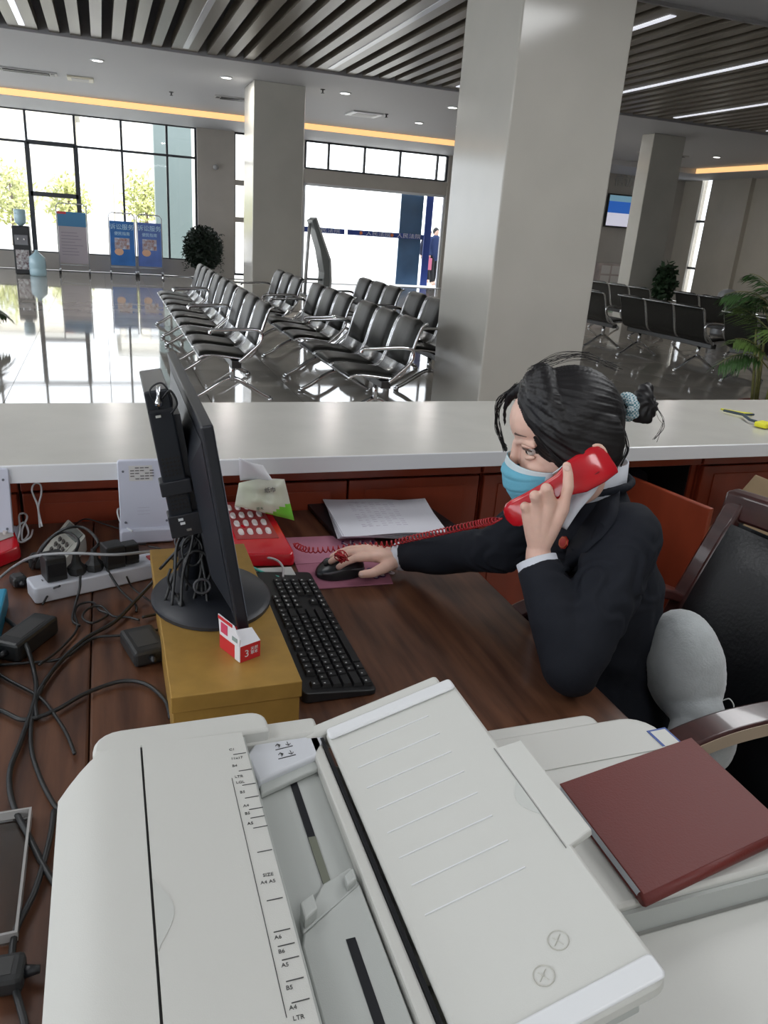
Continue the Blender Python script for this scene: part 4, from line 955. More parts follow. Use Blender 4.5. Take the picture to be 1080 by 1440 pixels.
# ---------- tissue pack ----------
tp = [ony(*p, 1.84) for p in ((334, 678), (362, 669), (400, 676), (413, 728), (414, 733), (372, 722), (330, 709))]
t = thing('tissue_pack', 'soft tissue pack with green corner leaning on the red phone', 'tissues', (tp[3].x, 1.84, DZ+.04))
A, B_, C_, D_ = ony(336, 679, 1.775), ony(400, 674, 1.775), ony(414, 732, 1.745), ony(330, 711, 1.745)
def tf(sg):
    def fn(u, v):
        p = A.lerp(B_, u).lerp(D_.lerp(C_, u), v); e = (1-(2*u-1)**2)*(1-(2*v-1)**4); k = .003*math.sin(17*u+5*v)+.003*math.sin(13*v)
        p = p+Vector((0, sg*(.020*e**.6+k*e), 0)); p.z += .006*math.sin(PI*u)*(1-v); return p
    return fn
m_tis = mat('tissue_film', (.60, .58, .50), .3, noise_amt=.12, nscale=12, c2=(.62, .66, .50)); m_grn = mat('tissue_green', (.18, .55, .05), .3)
b = MB(); b.grid(tf(-1), 16, 12); b.cur = 0; b.grid(lambda u, v: tf(1)(1-u, v), 16, 12)
for i, f in enumerate(b.f):
    c = sum((b.v[j] for j in f), Vector())/4; e = (C_-D_); u = (c-D_).dot(e)/e.length_squared; hgt = (c-D_.lerp(C_, min(1, max(0, u)))).length
    if u > .52 and hgt < .055*(u-.45)/.55+.003: b.mi[i] = 1
b.build('pack', [m_tis, m_grn], t, True)
fn = tf(-1)
for u0, v0, n_, s_, mm in ((.62, .25, '纸巾', .014, 'label_ink'), (.40, .85, '原木', .009, 'tis_grn')):
    p = Vector(fn(u0, v0))+Vector((0, -.0035, 0)); text_mesh(n_, s_, frame(p, B_-A, A-D_), 'pack_print', mat(mm, (.10, .16, .10), .6), t, ext=.0006)
b = MB()
def ts(u, v): x = .5+(u-.5)*(1-.25*v); p = ony(338, 676, 1.775).lerp(ony(384, 676, 1.775), x); return p+Vector((-.014*v, .006*math.sin(5*u+3*v), .058*v*(1-.35*u)))
b.grid(ts, 8, 8, .0015).build('tissue_tip', mat('tissue_white', (.8, .8, .83), .8), t, True)
# ---------- power strip, plugs, adapters ----------
m_strip = mat('strip_white', (.56, .58, .64), .4); m_ad = mat('adapter_black', (.020, .021, .022), .45, bump=.1, bscale=400)
sa = onz(48, 829, .785); sb = onz(232, 790, .785); sdir = (sb-sa); sdir.z = 0; SL = sdir.length; sdir.normalize(); snrm = Vector((-sdir.y, sdir.x, 0))
SRM = Matrix(((sdir.x, snrm.x, 0), (sdir.y, snrm.y, 0), (0, 0, 1)))
def SP(u, v, z): return Vector((sa.x, sa.y, 0))+sdir*u+snrm*v+Vector((0, 0, z))
t = thing('power_strip', 'long white power strip full of black plugs', 'power strip', tuple(SP(SL/2, .03, DZ)))
ps = MB().prism(rpoly(0, SL, 0, .062, .008), DZ+.001, .786, lambda x, y, z: SP(x, y, z)).build('strip_body', m_strip, t, True, bevel=.003, angle=40)
for k in range(6):
    c = SP(.03+.045*k, .031, .7862)
    for dx in (-.006, .006): MB().box(c+sdir*dx, (.0022, .009, .0006), SRM).build('socket_slot', m_black, ps)
MB().box(SP(SL-.02, .03, .788), (.014, .02, .004), SRM).build('switch', mat('switch_red', (.4, .03, .03), .4), ps, bevel=.001)
def cube_adapter(u, lab, s=(.040, .045, .052)):
    c = SP(u, .032, .7868); t = thing('plug_adapter', lab, 'adapter', c)
    MB().box(c+Vector((0, 0, s[2]/2)), s, SRM).build('shell', m_ad, t, bevel=.003)
    MB().box(c+Vector((0, 0, s[2]/2))-snrm*(s[1]/2+.001), (s[0]*.92, .002, s[2]*.55), SRM).build('front_band', m_black, t, bevel=.0008)
    return c
cA = cube_adapter(.048, 'square black plug adapter on the left end of the strip')
cB = cube_adapter(.168, 'square black plug adapter near the middle of the strip', (.040, .042, .050))
cC = cube_adapter(.205, 'small black plug adapter behind the middle one', (.030, .03, .045))
def plug(u, lab, h=.036):
    c = SP(u, .03, .7868); t = thing('mains_plug', lab, 'plug', c)
    MB().lathe([(.001, 0), (.017, 0), (.019, .006), (.018, .016), (.010, .024), (.007, h), (.005, h+.012), (.001, h+.012)], c, 8).build('plug_body', m_ad, t, True, angle=30); return c+Vector((0, 0, h+.01))
pA = plug(.092, 'black mains plug left in the middle of the strip'); pB = plug(.128, 'black mains plug right of the first one on the strip')
def brick(c, s, rz, lab, tilt=0.):
    R_ = Matrix.Rotation(rz, 3, 'Z') @ Matrix.Rotation(tilt, 3, 'Y'); t = thing('power_brick', lab, 'adapter', (c[0], c[1], DZ))
    zz = DZ+.002+s[2]/2+abs(math.sin(tilt))*s[0]/2
    c = Vector((c[0], c[1], zz)); MB().box(c, s, R_).build('case', m_ad, t, bevel=.006)
    MB().box(c+R_ @ Vector((0, 0, s[2]/2+.0003)), (s[0]*.6, s[1]*.6, .0006), R_).build('rating_plate', mat('plate_dark', (.04, .04, .04), .5), t)
    for e in (-1, 1): MB().cyl(c+R_ @ Vector((0, e*(s[1]/2-.002), 0)), c+R_ @ Vector((0, e*(s[1]/2+.014), 0)), .007, .004, n=10).build('strain_relief', m_black, t, True)
p = onz(38, 895, .77); brick((p.x, p.y), (.050, .115, .036), -.55, 'large black power brick beside the blue folder')
p = onz(202, 905, .77); brick((p.x, p.y), (.060, .095, .030), .25, 'flat black power brick left of the gold box')
p = onz(62, 782, .775); brick((p.x-.005, p.y-.005), (.030, .050, .03), 1.35, 'small black power brick behind the left end of the strip')
p = onz(12, 1368, .765); brick((p.x-.012, p.y), (.035, .055, .024), 1.5, 'black power brick at the lower left desk edge')
p = onz(28, 812, .77); brick((p.x-.004, p.y+.004), (.028, .034, .022), .4, 'small black adapter left of the strip end')
m_cab = mat('cable_black', (.016, .017, .018), .4)
def cable(pts, r, lab, z=.7545, m=None, name='power_cable', grp=None):
    P = []
    for q in pts:
        if len(q) == 2: P.append(onz(q[0], q[1], z+r))
        elif isinstance(q, Vector): P.append(q)
        else: P.append(onz(q[0], q[1], q[2]))
    o = MB().tube(bez(P, 7), r, 7).build(name, m or m_cab, smooth=True); tag(o, lab, 'cable'); return o
cable([pA, (110, 760, .86), (92, 748, .86), (70, 758, .85), (52, 785, .80), (46, 800, .765)], .0032, 'black cable arching left from the first plug over the strip')
cable([pB, (138, 762, .87), (118, 742, .87), (90, 744, .87), (62, 765, .83), (48, 790, .79)], .0032, 'black cable arching left from the second plug behind the first')
cable([(62, 842), (90, 836, .76), (82, 818, .79), tuple(cA-snrm*.03+Vector((0, 0, .01)))] if False else [(60, 850, .76), (72, 830, .77), (84, 824, .80)], .0022, 'thin black lead leaving the left adapter')
cable([(113, 810, .80), (112, 828, .79), (106, 850, .762), (102, 872, .758), (112, 880, .757)], .0026, 'black lead running down from the first plug')
cable([(150, 800, .79), (168, 828, .765), (190, 850), (192, 860)], .0026, 'black lead running right from the second plug')
cable([(178, 811, .80), (188, 828, .765), (218, 850)], .002, 'thin lead from the middle adapter to the gold box')
cable([(258, 770, .90), (240, 790, .84), (218, 815, .79), (190, 845, .765), (160, 875, .76), (120, 898), (85, 930), (62, 960), (50, 985), (52, 1010)], .0038, 'thick black cable crossing from the monitor to the lower left')
cable([(0, 865), (22, 882), (38, 910, .78), (48, 945), (50, 980), (30, 1040), (14, 1085), (18, 1130), (40, 1175), (60, 1215), (78, 1245)], .004, 'thick black cable running down the left edge of the desk')
cable([(60, 965), (46, 1000), (44, 1050), (55, 1090), (72, 1125), (90, 1150)], .0034, 'black cable running beside the thick one toward the scanner')
cable([(76, 1140), (70, 1180), (50, 1250), (22, 1310), (18, 1370), (35, 1440), (40, 1480)], .0038, 'black cable bending down to the bottom left corner')
cable([(-30, 985), (8, 1002), (35, 1012), (75, 1000), (120, 975), (170, 958), (205, 962), (232, 985), (240, 1010)], .0036, 'black cable bulging to the right toward the gold box foot')
cable([(-30, 930), (10, 955), (55, 980), (80, 1010), (95, 1035), (105, 1060)], .0028, 'thin black cable curving under the scanner corner')
cable([(0, 935), (40, 932), (90, 925), (130, 898), (175, 893), (225, 885)], .0026, 'thin black cable running level to the flat brick')
cable([(200, 868, .76), (225, 862, .76), (262, 850, .80)], .003, 'black lead from the flat brick to the monitor foot')
cable([(55, 935, .77), (85, 912), (108, 885), (105, 862, .757), (112, 850, .758), (130, 847, .758), (140, 858, .759), (152, 864, .759), (130, 876, .76), (116, 868, .76), (124, 856, .762), (142, 852, .762), (158, 866, .76), (180, 868, .757), (196, 872)], .0024, 'black cable coiled in small loops below the strip')
cable([(0, 812, .765), (22, 795, .775), (50, 782, .83), (100, 778, .85), (160, 780, .85), (205, 776, .845), (240, 774, .84)], .0030, 'grey cable strung across the tops of the plugs', m=mat('cable_grey', (.28, .28, .29), .4))
cable([(160, 765, .76), (180, 764, .765), (205, 766, .76)], .0018, 'thin dark lead under the labelled device stand')
cable([(208, 768, .76), (226, 772, .76), (232, 780, .757), (222, 776, .757)], .0018, 'short dark lead curling by the device stand foot')
cable([(100, 742, .78), (120, 730, .775), (150, 738, .765), (172, 745, .757)], .002, 'thin black lead behind the cream telephone')
cable([(330, 790, .80), (350, 796, .79), (372, 806, .765), (392, 812, .765)], .0034, 'turquoise network cable behind the monitor', m=mat('cable_teal', (.10, .48, .40), .4))
cable([(355, 782, .765), (385, 786, .775), (397, 796, .775), (398, 812, .765)], .0026, 'pale grey lead curving above the keyboard end', m=mat('cable_pale', (.45, .42, .42), .4))
o = MB().prism([(p.x, p.y) for p in (onz(357, 812, .765), onz(416, 808, .765), onz(410, 797, .765), onz(362, 799, .765))], DZ+.001, .766).build('white_adapter', mat('ad_w', (.5, .5, .48), .4), bevel=.002); tag(o, 'flat white box lying beyond the keyboard end', 'box')
# tangle behind the monitor
random.seed(11)
tg = MB()
def loop(c, r, n, tilt, rr, b, tw=.02):
    P = []
    for i in range(int(18*n)+1):
        a = 2*PI*i/18; P.append(Vector(c)+Matrix.Rotation(tilt, 3, 'X') @ Vector((r[0]*math.cos(a), r[1]*math.sin(a), tw*i/18)))
    b.tube(P, rr, 6)
TB = MP(-.05, 1.27, .05)
for a_, b_ in (((270, 735, 1.37), (262, 830, 1.36)), ((280, 735, 1.38), (285, 850, 1.36)), ((262, 735, 1.38), (245, 800, 1.38)), ((290, 735, 1.38), (300, 800, 1.36)), ((275, 730, 1.36), (255, 880, 1.33)), ((284, 740, 1.37), (232, 850, 1.34)), ((288, 730, 1.38), (272, 860, 1.35)), ((268, 728, 1.37), (242, 870, 1.33)), ((294, 745, 1.38), (292, 870, 1.35)), ((276, 738, 1.37), (225, 800, 1.40))):
    p0, p1 = W(*a_), W(*b_); md = p0.lerp(p1, .5)+Vector((random.uniform(-.012, .012), random.uniform(-.02, .0), 0))
    if p1.z < .86: p1.z = .862
    tg.tube(bez([p0, p0.lerp(md, .5)+Vector((random.uniform(-.01, .01), 0, 0)), md, p1], 6), .0028, 6)
loop(W(277, 800, 1.36), (.024, .034), 2, 1.35, .0026, tg, .004)
loop(W(270, 775, 1.36), (.018, .026), 2, 1.2, .0022, tg, .004)
tag(tg.build('cable_tangle', m_cab, smooth=True), 'tangle of black cables hanging between monitor and mini computer', 'cable')
tg = MB(); loop(W(284, 824, 1.335), (.014, .012), 3, 1.2, .0024, tg, .003); tag(tg.build('coiled_lead', mat('cable_dk', (.05, .05, .055), .4), smooth=True), 'grey wrapped coil of lead on the monitor foot', 'cable'); tg = MB(); loop(W(254, 762, 1.38), (.010, .012), 2, 1.2, .002, tg, .003); tag(tg.build('coiled_lead', mat('cable_dk', (.05, .05, .055), .4), smooth=True), 'small dark coil of lead hanging left under the mini computer', 'cable')
b = MB(); c = onz(248, 838, .865)
b.tube(bez([onz(240, 800, .92), onz(236, 815, .90), onz(242, 830, .88), c], 6), .0026, 6); b.tube([c, c+Vector((.004, -.02, .0)), c+Vector((.006, -.038, 0))], [.006, .007, .005], 8)
tag(b.build('power_lead', m_cab, smooth=True), 'black lead with thick connector resting on the monitor foot', 'cable')
# left edge things
p = onz(0, 850, .79); o = MB().bx(-.42, -.2115, 1.115, 1.50, DZ+.002, .79).build('blue_folder', mat('blue_box', (.03, .30, .48), .4), bevel=.004); tag(o, 'bright blue file box cut by the left picture edge', 'folder')
m_acr = glass_mat('acrylic', (.85, .87, .87))
t = thing('acrylic_tray', 'clear acrylic tray lying empty at the left desk edge', 'tray', (-.21, .77, DZ))
MB().bx(-.30, -.125, .69, .885, DZ+.001, DZ+.004).build('tray_base', m_acr, t)
m_ae = mat('acrylic_edge', (.35, .34, .33), .2)
for q in ((-.30, -.125, .882, .885), (-.30, -.125, .69, .693), (-.128, -.125, .693, .882), (-.30, -.297, .693, .882)): MB().bx(q[0], q[1], q[2], q[3], DZ+.004, DZ+.016).build('rim', m_ae, t)
# yellow strap
m_yel = mat('yellow_plastic', (.75, .72, .02), .45)
t = thing('yellow_strap', 'yellow and dark plastic strap lying on the right of the worktop', 'strap', tuple(onz(1050, 585, .941)))
b = MB()
b.tube([onz(1014, 575, .944), onz(1035, 580, .946), onz(1058, 583, .945)], [.003, .006, .006], 6); b.build('strap', m_yel, t, True)
b = MB(); b.tube([onz(1018, 577, .951), onz(1045, 583, .953), onz(1054, 590, .953), onz(1064, 593, .952)], .005, 6); b.tube([onz(1045, 583, .951), onz(1060, 583, .951)], .004, 6); b.build('dark_clip', mat('clip_navy', (.04, .06, .08), .5), t, True)
MB().box(onz(1074, 597, .952), (.05, .045, .018), Matrix.Rotation(.3, 3, 'Z')).build('buckle', m_yel, t, bevel=.005)
# cardboard
o = MB(); Rb = Matrix.Rotation(math.radians(38), 3, 'Y')
o.box((1.93, 1.60, .62), (.42, .28, .30), Rb); o = o.build('cardboard_box', mat('cardboard', (.30, .215, .12), .7, noise_amt=.08, nscale=10), bevel=.003); tag(o, 'tan cardboard box tilted behind the chair', 'box')
# ================= PERSON =================
from mathutils.bvhtree import BVHTree
def remesh(mb, voxel, smooth, name, mats, parent, post=None, fac=.5, adapt=0.):
    me = bpy.data.meshes.new('tmp'); me.from_pydata([tuple(v) for v in mb.v], [], mb.f)
    bm = bmesh.new(); bm.from_mesh(me); bmesh.ops.recalc_face_normals(bm, faces=bm.faces); bm.to_mesh(me); bm.free()
    o = bpy.data.objects.new('tmp', me); COL.objects.link(o)
    m = o.modifiers.new('r', 'REMESH'); m.mode = 'VOXEL'; m.voxel_size = voxel; m.adaptivity = adapt
    if smooth: s = o.modifiers.new('s', 'SMOOTH'); s.iterations = smooth; s.factor = fac
    dg = bpy.context.evaluated_depsgraph_get(); dg.update()
    nm = bpy.data.meshes.new_from_object(o.evaluated_get(dg)); bpy.data.objects.remove(o); bpy.data.meshes.remove(me)
    nm.name = name
    if post: post(nm)
    if parent is not None: nm.transform(WM[parent].inverted())
    ms = mats if isinstance(mats, (list, tuple)) else [mats]
    nm.materials.clear()
    for q in ms: nm.materials.append(q)
    nm.shade_smooth()
    o = bpy.data.objects.new(name, nm); COL.objects.link(o); WM[o] = WM.get(parent, Matrix.Identity(4)).copy()
    if parent is not None: o.parent = parent
    return o
def chain(b, pr_, n=16):
    for i, (p, r) in enumerate(pr_):
        b.sphere(p, r, n)
        if i:
            q, s = pr_[i-1]; b.tube([q, p], [s, r], n)
    return b
def displace(fn):
    def post(me):
        nr = [v.normal.copy() for v in me.vertices]
        for v, n in zip(me.vertices, nr): v.co = v.co+n*fn(v.co, n)
        me.update()
    return post
m_skin = mat('skin', (.80, .52, .42), .5, noise_amt=.05, nscale=40, sss=.12, bump=.12, bscale=500)
m_jack = mat('jacket_navy', (.0095, .0115, .018), .8, bump=.35, bscale=900, spec=.3)
m_shirt = mat('shirt_white', (.68, .71, .78), .7, bump=.2, bscale=600)
m_hair = mat('hair_black', (.009, .008, .009), .46, spec=.42)
m_trs = mat('trousers_dark', (.012, .013, .018), .8)
# frames
O = W(802, 619, 1.415)
fd = Vector((-.90, .42, -.28)).normalized(); lf = Vector((0, 0, 1)).cross(fd).normalized(); up_ = fd.cross(lf).normalized()
S = 1.09
def L(a, b, c): return O+(fd*a+lf*b+up_*c)*S
HR = Matrix(((fd.x, lf.x, up_.x), (fd.y, lf.y, up_.y), (fd.z, lf.z, up_.z)))
def ell(b, c, r, n=24, extra=None):
    b.sphere(L(*c), Vector(r)*S, n, HR if extra is None else HR @ extra); return b
hip, wst, chs, upp, nkb = Vector((.985, 1.19, .52)), Vector((.955, 1.19, .68)), Vector((.915, 1.195, .86)), Vector((.885, 1.195, .975)), Vector((.862, 1.175, 1.055))
shL, shR = Vector((.868, 1.060, 1.008)), Vector((.90, 1.345, .985))
elL = W(803, 934, 1.325); wrL = W(757, 796, 1.372); elR = W(704, 772, 1.60); wrR = Vector((.605, 1.500, .793))
hand = W(770, 716, 1.345)
b = MB()
ell(b, (.002, 0, .03), (.080, .072, .083)); ell(b, (.035, 0, -.035), (.055, .056, .082)); ell(b, (.052, 0, -.098), (.028, .033, .024))
for s in (-1, 1): ell(b, (.0, s*.044, -.06), (.045, .018, .042)); ell(b, (.062, s*.036, -.032), (.022, .022, .022)); chain(b, [(L(.064, s*.052, .016), .006), (L(.079, s*.034, .021), .006), (L(.087, s*.012, .015), .006)], 10)
ell(b, (.043, 0, .045), (.053, .060, .054))
chain(b, [(L(.088, 0, .012), .009), (L(.096, 0, -.012), .009), (L(.108, 0, -.034), .011)], 12); 
for s in (-1, 1): b.sphere(L(.098, s*.011, -.037), .008, 10)
chain(b, [(L(.082, -.02, -.060), .006), (L(.090, 0, -.058), .007), (L(.082, .02, -.060), .006)], 10); chain(b, [(L(.080, -.016, -.071), .006), (L(.087, 0, -.072), .0075), (L(.080, .016, -.071), .006)], 10)
for s in (-1, 1):  # ears
    pts = []
    for k in range(11):
        a = math.radians(-70+250*k/10); pts.append((L(-.036+.013*math.sin(a)*-1+.004, s*(.083+.005*math.sin(a*.5)), -.013+.022*math.cos(a)), .0036))
    chain(b, pts, 8); chain(b, [(L(-.036, s*.078, -.034), .0065), (L(-.038, s*.080, -.022), .005)], 8); b.sphere(L(-.032, s*.074, -.012), (.011, .012, .018), 12, HR)
chain(b, [(L(-.015, 0, -.06), .052), (nkb+Vector((0, 0, .02)), .052), (upp, .06)])
chain(b, [(upp, .085), (chs, .10), (wst, .10), (hip, .12)])
tl = Vector((-.06, -.99, 0)).normalized()
chain(b, [(upp-tl*.06, .07), (upp+tl*.06, .07)])
chain(b, [(shL, .042), (elL, .034), (elL.lerp(wrL, .4), .034), (wrL, .0235)]); chain(b, [(shR, .042), (elR, .034), (elR.lerp(wrR, .4), .033), (wrR, .0235)])
for s in (-1, 1): chain(b, [(hip+tl*s*.08, .075), (Vector((.58, 1.16-s*.10, .50)), .055), (Vector((.60, 1.16-s*.10, .08)), .038), (Vector((.50, 1.16-s*.10, .05)), .03)])
# left hand (holds the handset): back of the hand toward the camera
mcp = [W(791, 716, 1.318), W(774, 706, 1.312), W(757, 712, 1.318), W(743, 724, 1.330)]
wr2 = W(757, 775, 1.362)
pip = [W(799, 685, 1.300), W(768, 687, 1.292), W(752, 697, 1.300), W(738, 712, 1.318)]
dip = [W(799, 668, 1.298), W(770, 688, 1.322), W(755, 700, 1.330), W(741, 718, 1.345)]
tip = [W(797, 655, 1.300), W(776, 700, 1.345), W(762, 712, 1.350), W(748, 728, 1.362)]
chain(b, [(wrL, .024), (wr2, .022)])
for k in range(4):
    chain(b, [(wr2.lerp(mcp[k], .05), .017), (wr2.lerp(mcp[k], .5), .0155), (mcp[k], .0122)])
    r = (.0098, .0100, .0096, .0086)[k]
    chain(b, [(mcp[k], .0118), (mcp[k].lerp(pip[k], .5), r*.98), (pip[k], r), (dip[k], r*.9), (tip[k], r*.78)])
chain(b, [(wr2.lerp(mcp[0], .2), .014), (W(770, 745, 1.375), .013), (W(776, 722, 1.395), .011), (W(776, 704, 1.40), .0095)])
# right hand on the mouse
wr3 = wrR
offs = [(-.076, -.020, .012), (-.082, -.001, .016), (-.078, .018, .014), (-.070, .034, .008)]
ln = [(.036, .024, .018), (.039, .026, .019), (.036, .024, .018), (.028, .019, .016)]
hd = Vector((-.985, .10, 0)).normalized()
for k in range(4):
    m_ = wr3+Vector(offs[k])+Vector((0, 0, .002)); r = (.0088, .009, .0086, .0078)[k]; spr = Vector((0, (-.10, -.02, .10, .25)[k], 0))
    chain(b, [(wr3+Vector((-.012, .3*offs[k][1], 0)), .017), (wr3.lerp(m_, .6), .0155), (m_, .0118)])
    p1 = m_+(hd+spr+Vector((0, 0, -.02))).normalized()*ln[k][0]; p2 = p1+(hd+spr+Vector((0, 0, -.38))).normalized()*ln[k][1]; p3 = p2+(hd+spr+Vector((0, 0, -.65))).normalized()*ln[k][2]
    chain(b, [(m_, .0112), (p1, r), (p2, r*.9), (p3, r*.8)])
th = [wr3+Vector((-.020, -.018, -.004)), wr3+Vector((-.050, -.040, -.006)), wr3+Vector((-.080, -.050, -.012)), wr3+Vector((-.104, -.048, -.014))]
chain(b, [(th[0], .0165), (th[1], .0135), (th[2], .0105), (th[3], .0088)])
person = remesh(b, .0026, 3, 'person', m_skin, None)
tag(person, 'seated woman in dark navy suit and blue mask holding a red receiver', 'person')
WM[person] = Matrix.Identity(4)
pb = BVHTree.FromObject(person, bpy.context.evaluated_depsgraph_get())
# finger nails (index tip)
m_nail = mat('nail', (.74, .50, .43), .25)
cam_o = Vector((0, 0, CAMZ))
def hit(bvh, px, py, off=0.):
    r = ray(px, py).normalized(); h = bvh.ray_cast(cam_o, r)
    return (h[0]-r*off, h[1]) if h[0] is not None else (None, None)
h, nrm = hit(pb, 797, 658)
if h: MB().sphere(h, (.0052, .0018, .0068), 14, frame((0, 0, 0), nrm.orthogonal(), nrm).to_3x3()).build('fingernail', m_nail, person, True)
for p3, k in ((th[3], 0),):
    h_ = pb.ray_cast(p3+Vector((-.004, -.05, .03)), (Vector((0, .05, -.03))).normalized())
    if h_[0]: MB().sphere(h_[0], (.0055, .0016, .005), 14, frame((0, 0, 0), hd, h_[1]).to_3x3()).build('fingernail', m_nail, person, True)
# eyes and brows
m_eye = mat('eye_white', (.62, .58, .55), .2, coat=1.); m_iris = mat('iris_dark', (.03, .015, .01), .1, coat=1.); m_brow = mat('brow', (.13, .08, .065), .8)
for s in (-1, 1):
    c = L(.0665, s*.034, .004); e = MB().sphere(c, .0106*S, 20).build('eye', m_eye, person, True)
    dd = (fd*.93-Vector((0, 0, .18))+lf*s*.12).normalized(); MB().sphere(c+dd*.0078*S, (.0055*S, .0055*S, .0038*S), 14, frame((0, 0, 0), dd.orthogonal(), dd.cross(dd.orthogonal())).to_3x3()).build('iris', m_iris, e, True)
    # lids
    b = MB(); P = []
    for k in range(9):
        t_ = -1+2*k/8; P.append(L(.0790-.011*t_*t_, s*(.034+.0145*t_), .0070+.003*(1-t_*t_)-.002*t_))
    b.tube(P, [.0012+.0022*(1-abs(-1+2*k/8)) for k in range(9)], 8); b.build('lash_line', m_brow, person, True)
    P = [L(.0765-.011*t_*t_, s*(.034+.0150*t_), .0115+.003*(1-t_*t_)) for t_ in [-1+.25*k for k in range(9)]]
    MB().tube(P, [.003+.0035*(1-abs(-1+2*k/8)) for k in range(9)], 8).build('eyelid', m_skin, person, True)
    P = [L(.0760-.011*t_*t_, s*(.034+.0150*t_), -.0055-.001*(1-t_*t_)) for t_ in [-1+.25*k for k in range(9)]]
    MB().tube(P, [.003+.003*(1-abs(-1+2*k/8)) for k in range(9)], 8).build('eyelid', m_skin, person, True)
    P = [L(.089-.010*t_*t_-.006*t_, s*(.036+.019*t_), .033+.003*(1-t_*t_)) for t_ in [-1+.25*k for k in range(9)]]
    MB().tube(P, [.0006+.0014*(1-abs(-1+2*k/8)) for k in range(9)], 6).build('eyebrow', m_brow, person, True)
# hair
b = MB()
ell(b, (-.006, 0, .034), (.088, .084, .092)); ell(b, (-.038, 0, -.012), (.048, .066, .062))
ell(b, (-.02, .058, .008), (.062, .026, .060)); ell(b, (-.02, -.058, .008), (.062, .026, .060))
for s, k_ in ((1, 1.), (-1, .8)):
    chain(b, [(L(.058, s*.002, .106), .013), (L(.066, s*.026, .090), .014), (L(.060, s*.052, .058), .012), (L(.038, s*.068, .020), .011), (L(.016, s*.075, -.010), .010), (L(-.006, s*.076, -.026), .010)], 12)
    chain(b, [(L(.048, s*.010, .114), .016), (L(.048, s*.040, .092), .018), (L(.040, s*.064, .050), .015), (L(.020, s*.073, .010), .012), (L(-.002, s*.076, -.014), .011)], 12)
    chain(b, [(L(.030, s*.02, .118), .02), (L(.030, s*.055, .085), .022), (L(.015, s*.074, .035), .018), (L(-.01, s*.078, -.005), .014)], 12)
chain(b, [(L(.056, -.01, .106), .013), (L(.086, -.030, .088), .009), (L(.100, -.046, .062), .005), (L(.104, -.054, .030), .003)], 10)
chain(b, [(L(-.055, 0, .035), .045), (W(868, 577, 1.425), .018)], 14)
Bp = W(872, 576, 1.425); Ax = (L(.075, 0, .112)-Bp).normalized(); u1 = Ax.orthogonal().normalized(); u2 = Ax.cross(u1)
def hd_disp(co, n):
    d = co-Bp; ph = math.atan2(d.dot(u2), d.dot(u1)); a = d.dot(Ax)
    w = .012*math.sin(a*40+ph*3)
    k_ = min(1, max(.25, (d.length-.02)/.1)); return k_*(.0007*math.sin(ph*38+w*30)+.0006*math.sin(ph*83+1.3+a*20)+.0005*math.sin(ph*151+a*10))
hair = remesh(b, .0032, 14, 'hair', m_hair, person, displace(hd_disp))
# bun and scrunchie
b = MB(); bc = W(908, 566, 1.437); b0 = W(866, 580, 1.42)
chain(b, [(W(898, 578, 1.435), .021), (W(905, 560, 1.435), .020), (W(908, 548, 1.438), .014)], 14); chain(b, [(W(912, 572, 1.436), .018), (W(907, 586, 1.435), .015)], 14); chain(b, [(b0, .018), (W(898, 574, 1.433), .015)], 12)
def bd_(co, n): q = co-bc; return .0016*math.sin(math.atan2(q.x, q.z)*9+q.length*320)
remesh(b, .003, 3, 'hair_bun', m_hair, person, displace(bd_))
m_scr = mat('scrunchie_check', (.32, .52, .58), .7)
nt = m_scr.node_tree; ck = nt.nodes.new('ShaderNodeTexChecker'); ck.inputs['Scale'].default_value = 260; ck.inputs[1].default_value = (.66, .72, .74, 1); ck.inputs[2].default_value = (.10, .26, .32, 1); tc = nt.nodes.new('ShaderNodeTexCoord'); nt.links.new(tc.outputs['Object'], ck.inputs[0]); nt.links.new(ck.outputs[0], nt.nodes['Principled BSDF'].inputs['Base Color'])
sc0, sc1 = W(876, 573, 1.410), W(889, 571, 1.415); sx_ = (sc1-sc0).normalized(); sa_ = sx_.orthogonal().normalized(); sb_ = sx_.cross(sa_)
b = MB(); rings = []
for k in range(37):
    a = 2*PI*k/36; ca = math.cos(a); sa2 = math.sin(a); rr = .0265+.002*math.sin(9*a); cc = sc0.lerp(sc1, .5)+(sa_*ca+sb_*sa2)*rr*.62
    rings.append([cc+(sa_*ca+sb_*sa2)*(.0095*math.cos(t_)*(1+.2*math.sin(11*a)))+sx_*(.0125*math.sin(t_)+.002*math.sin(7*a)) for t_ in [2*PI*j/12 for j in range(12)]])
b.loft(rings, True, False); b.build('scrunchie', m_scr, person, True)
b = MB()
random.seed(3)
def wisp(pts, r=.0006, n=1, j=.004):
    for _ in range(n): b.tube(bez([Vector(p)+Vector((random.uniform(-j, j), random.uniform(-j, j), random.uniform(-j, j))) for p in pts], 5), [r]*(5*(len(pts)-1)+1), 4)
wisp([W(872, 590, 1.38), W(880, 615, 1.38), W(882, 635, 1.385), W(872, 655, 1.39)], .0009, 7, .003); wisp([W(868, 600, 1.38), W(873, 630, 1.385), W(866, 662, 1.39)], .0008, 7, .004)
wisp([W(915, 560, 1.40), W(930, 585, 1.40), W(934, 600, 1.40), W(920, 620, 1.41)], .00035, 6, .005)
wisp([L(.075, -.02, .105), L(.108, -.045, .075), L(.117, -.055, .03), L(.108, -.055, -.012)], .0006, 26, .006)
wisp([L(.056, .02, .105), L(.062, .052, .06), L(.044, .072, .015), L(.018, .080, -.018)], .0005, 14, .003)
wisp([L(.03, 0, .135), L(-.03, .01, .140), L(-.09, .01, .11)], .0004, 9, .008); wisp([L(.05, -.02, .128), L(.0, -.02, .142), L(-.05, -.02, .135)], .0004, 8, .006)
wisp([L(.04, .073, .0), L(.01, .079, -.028), L(-.02, .078, -.04)], .0006, 12, .004)
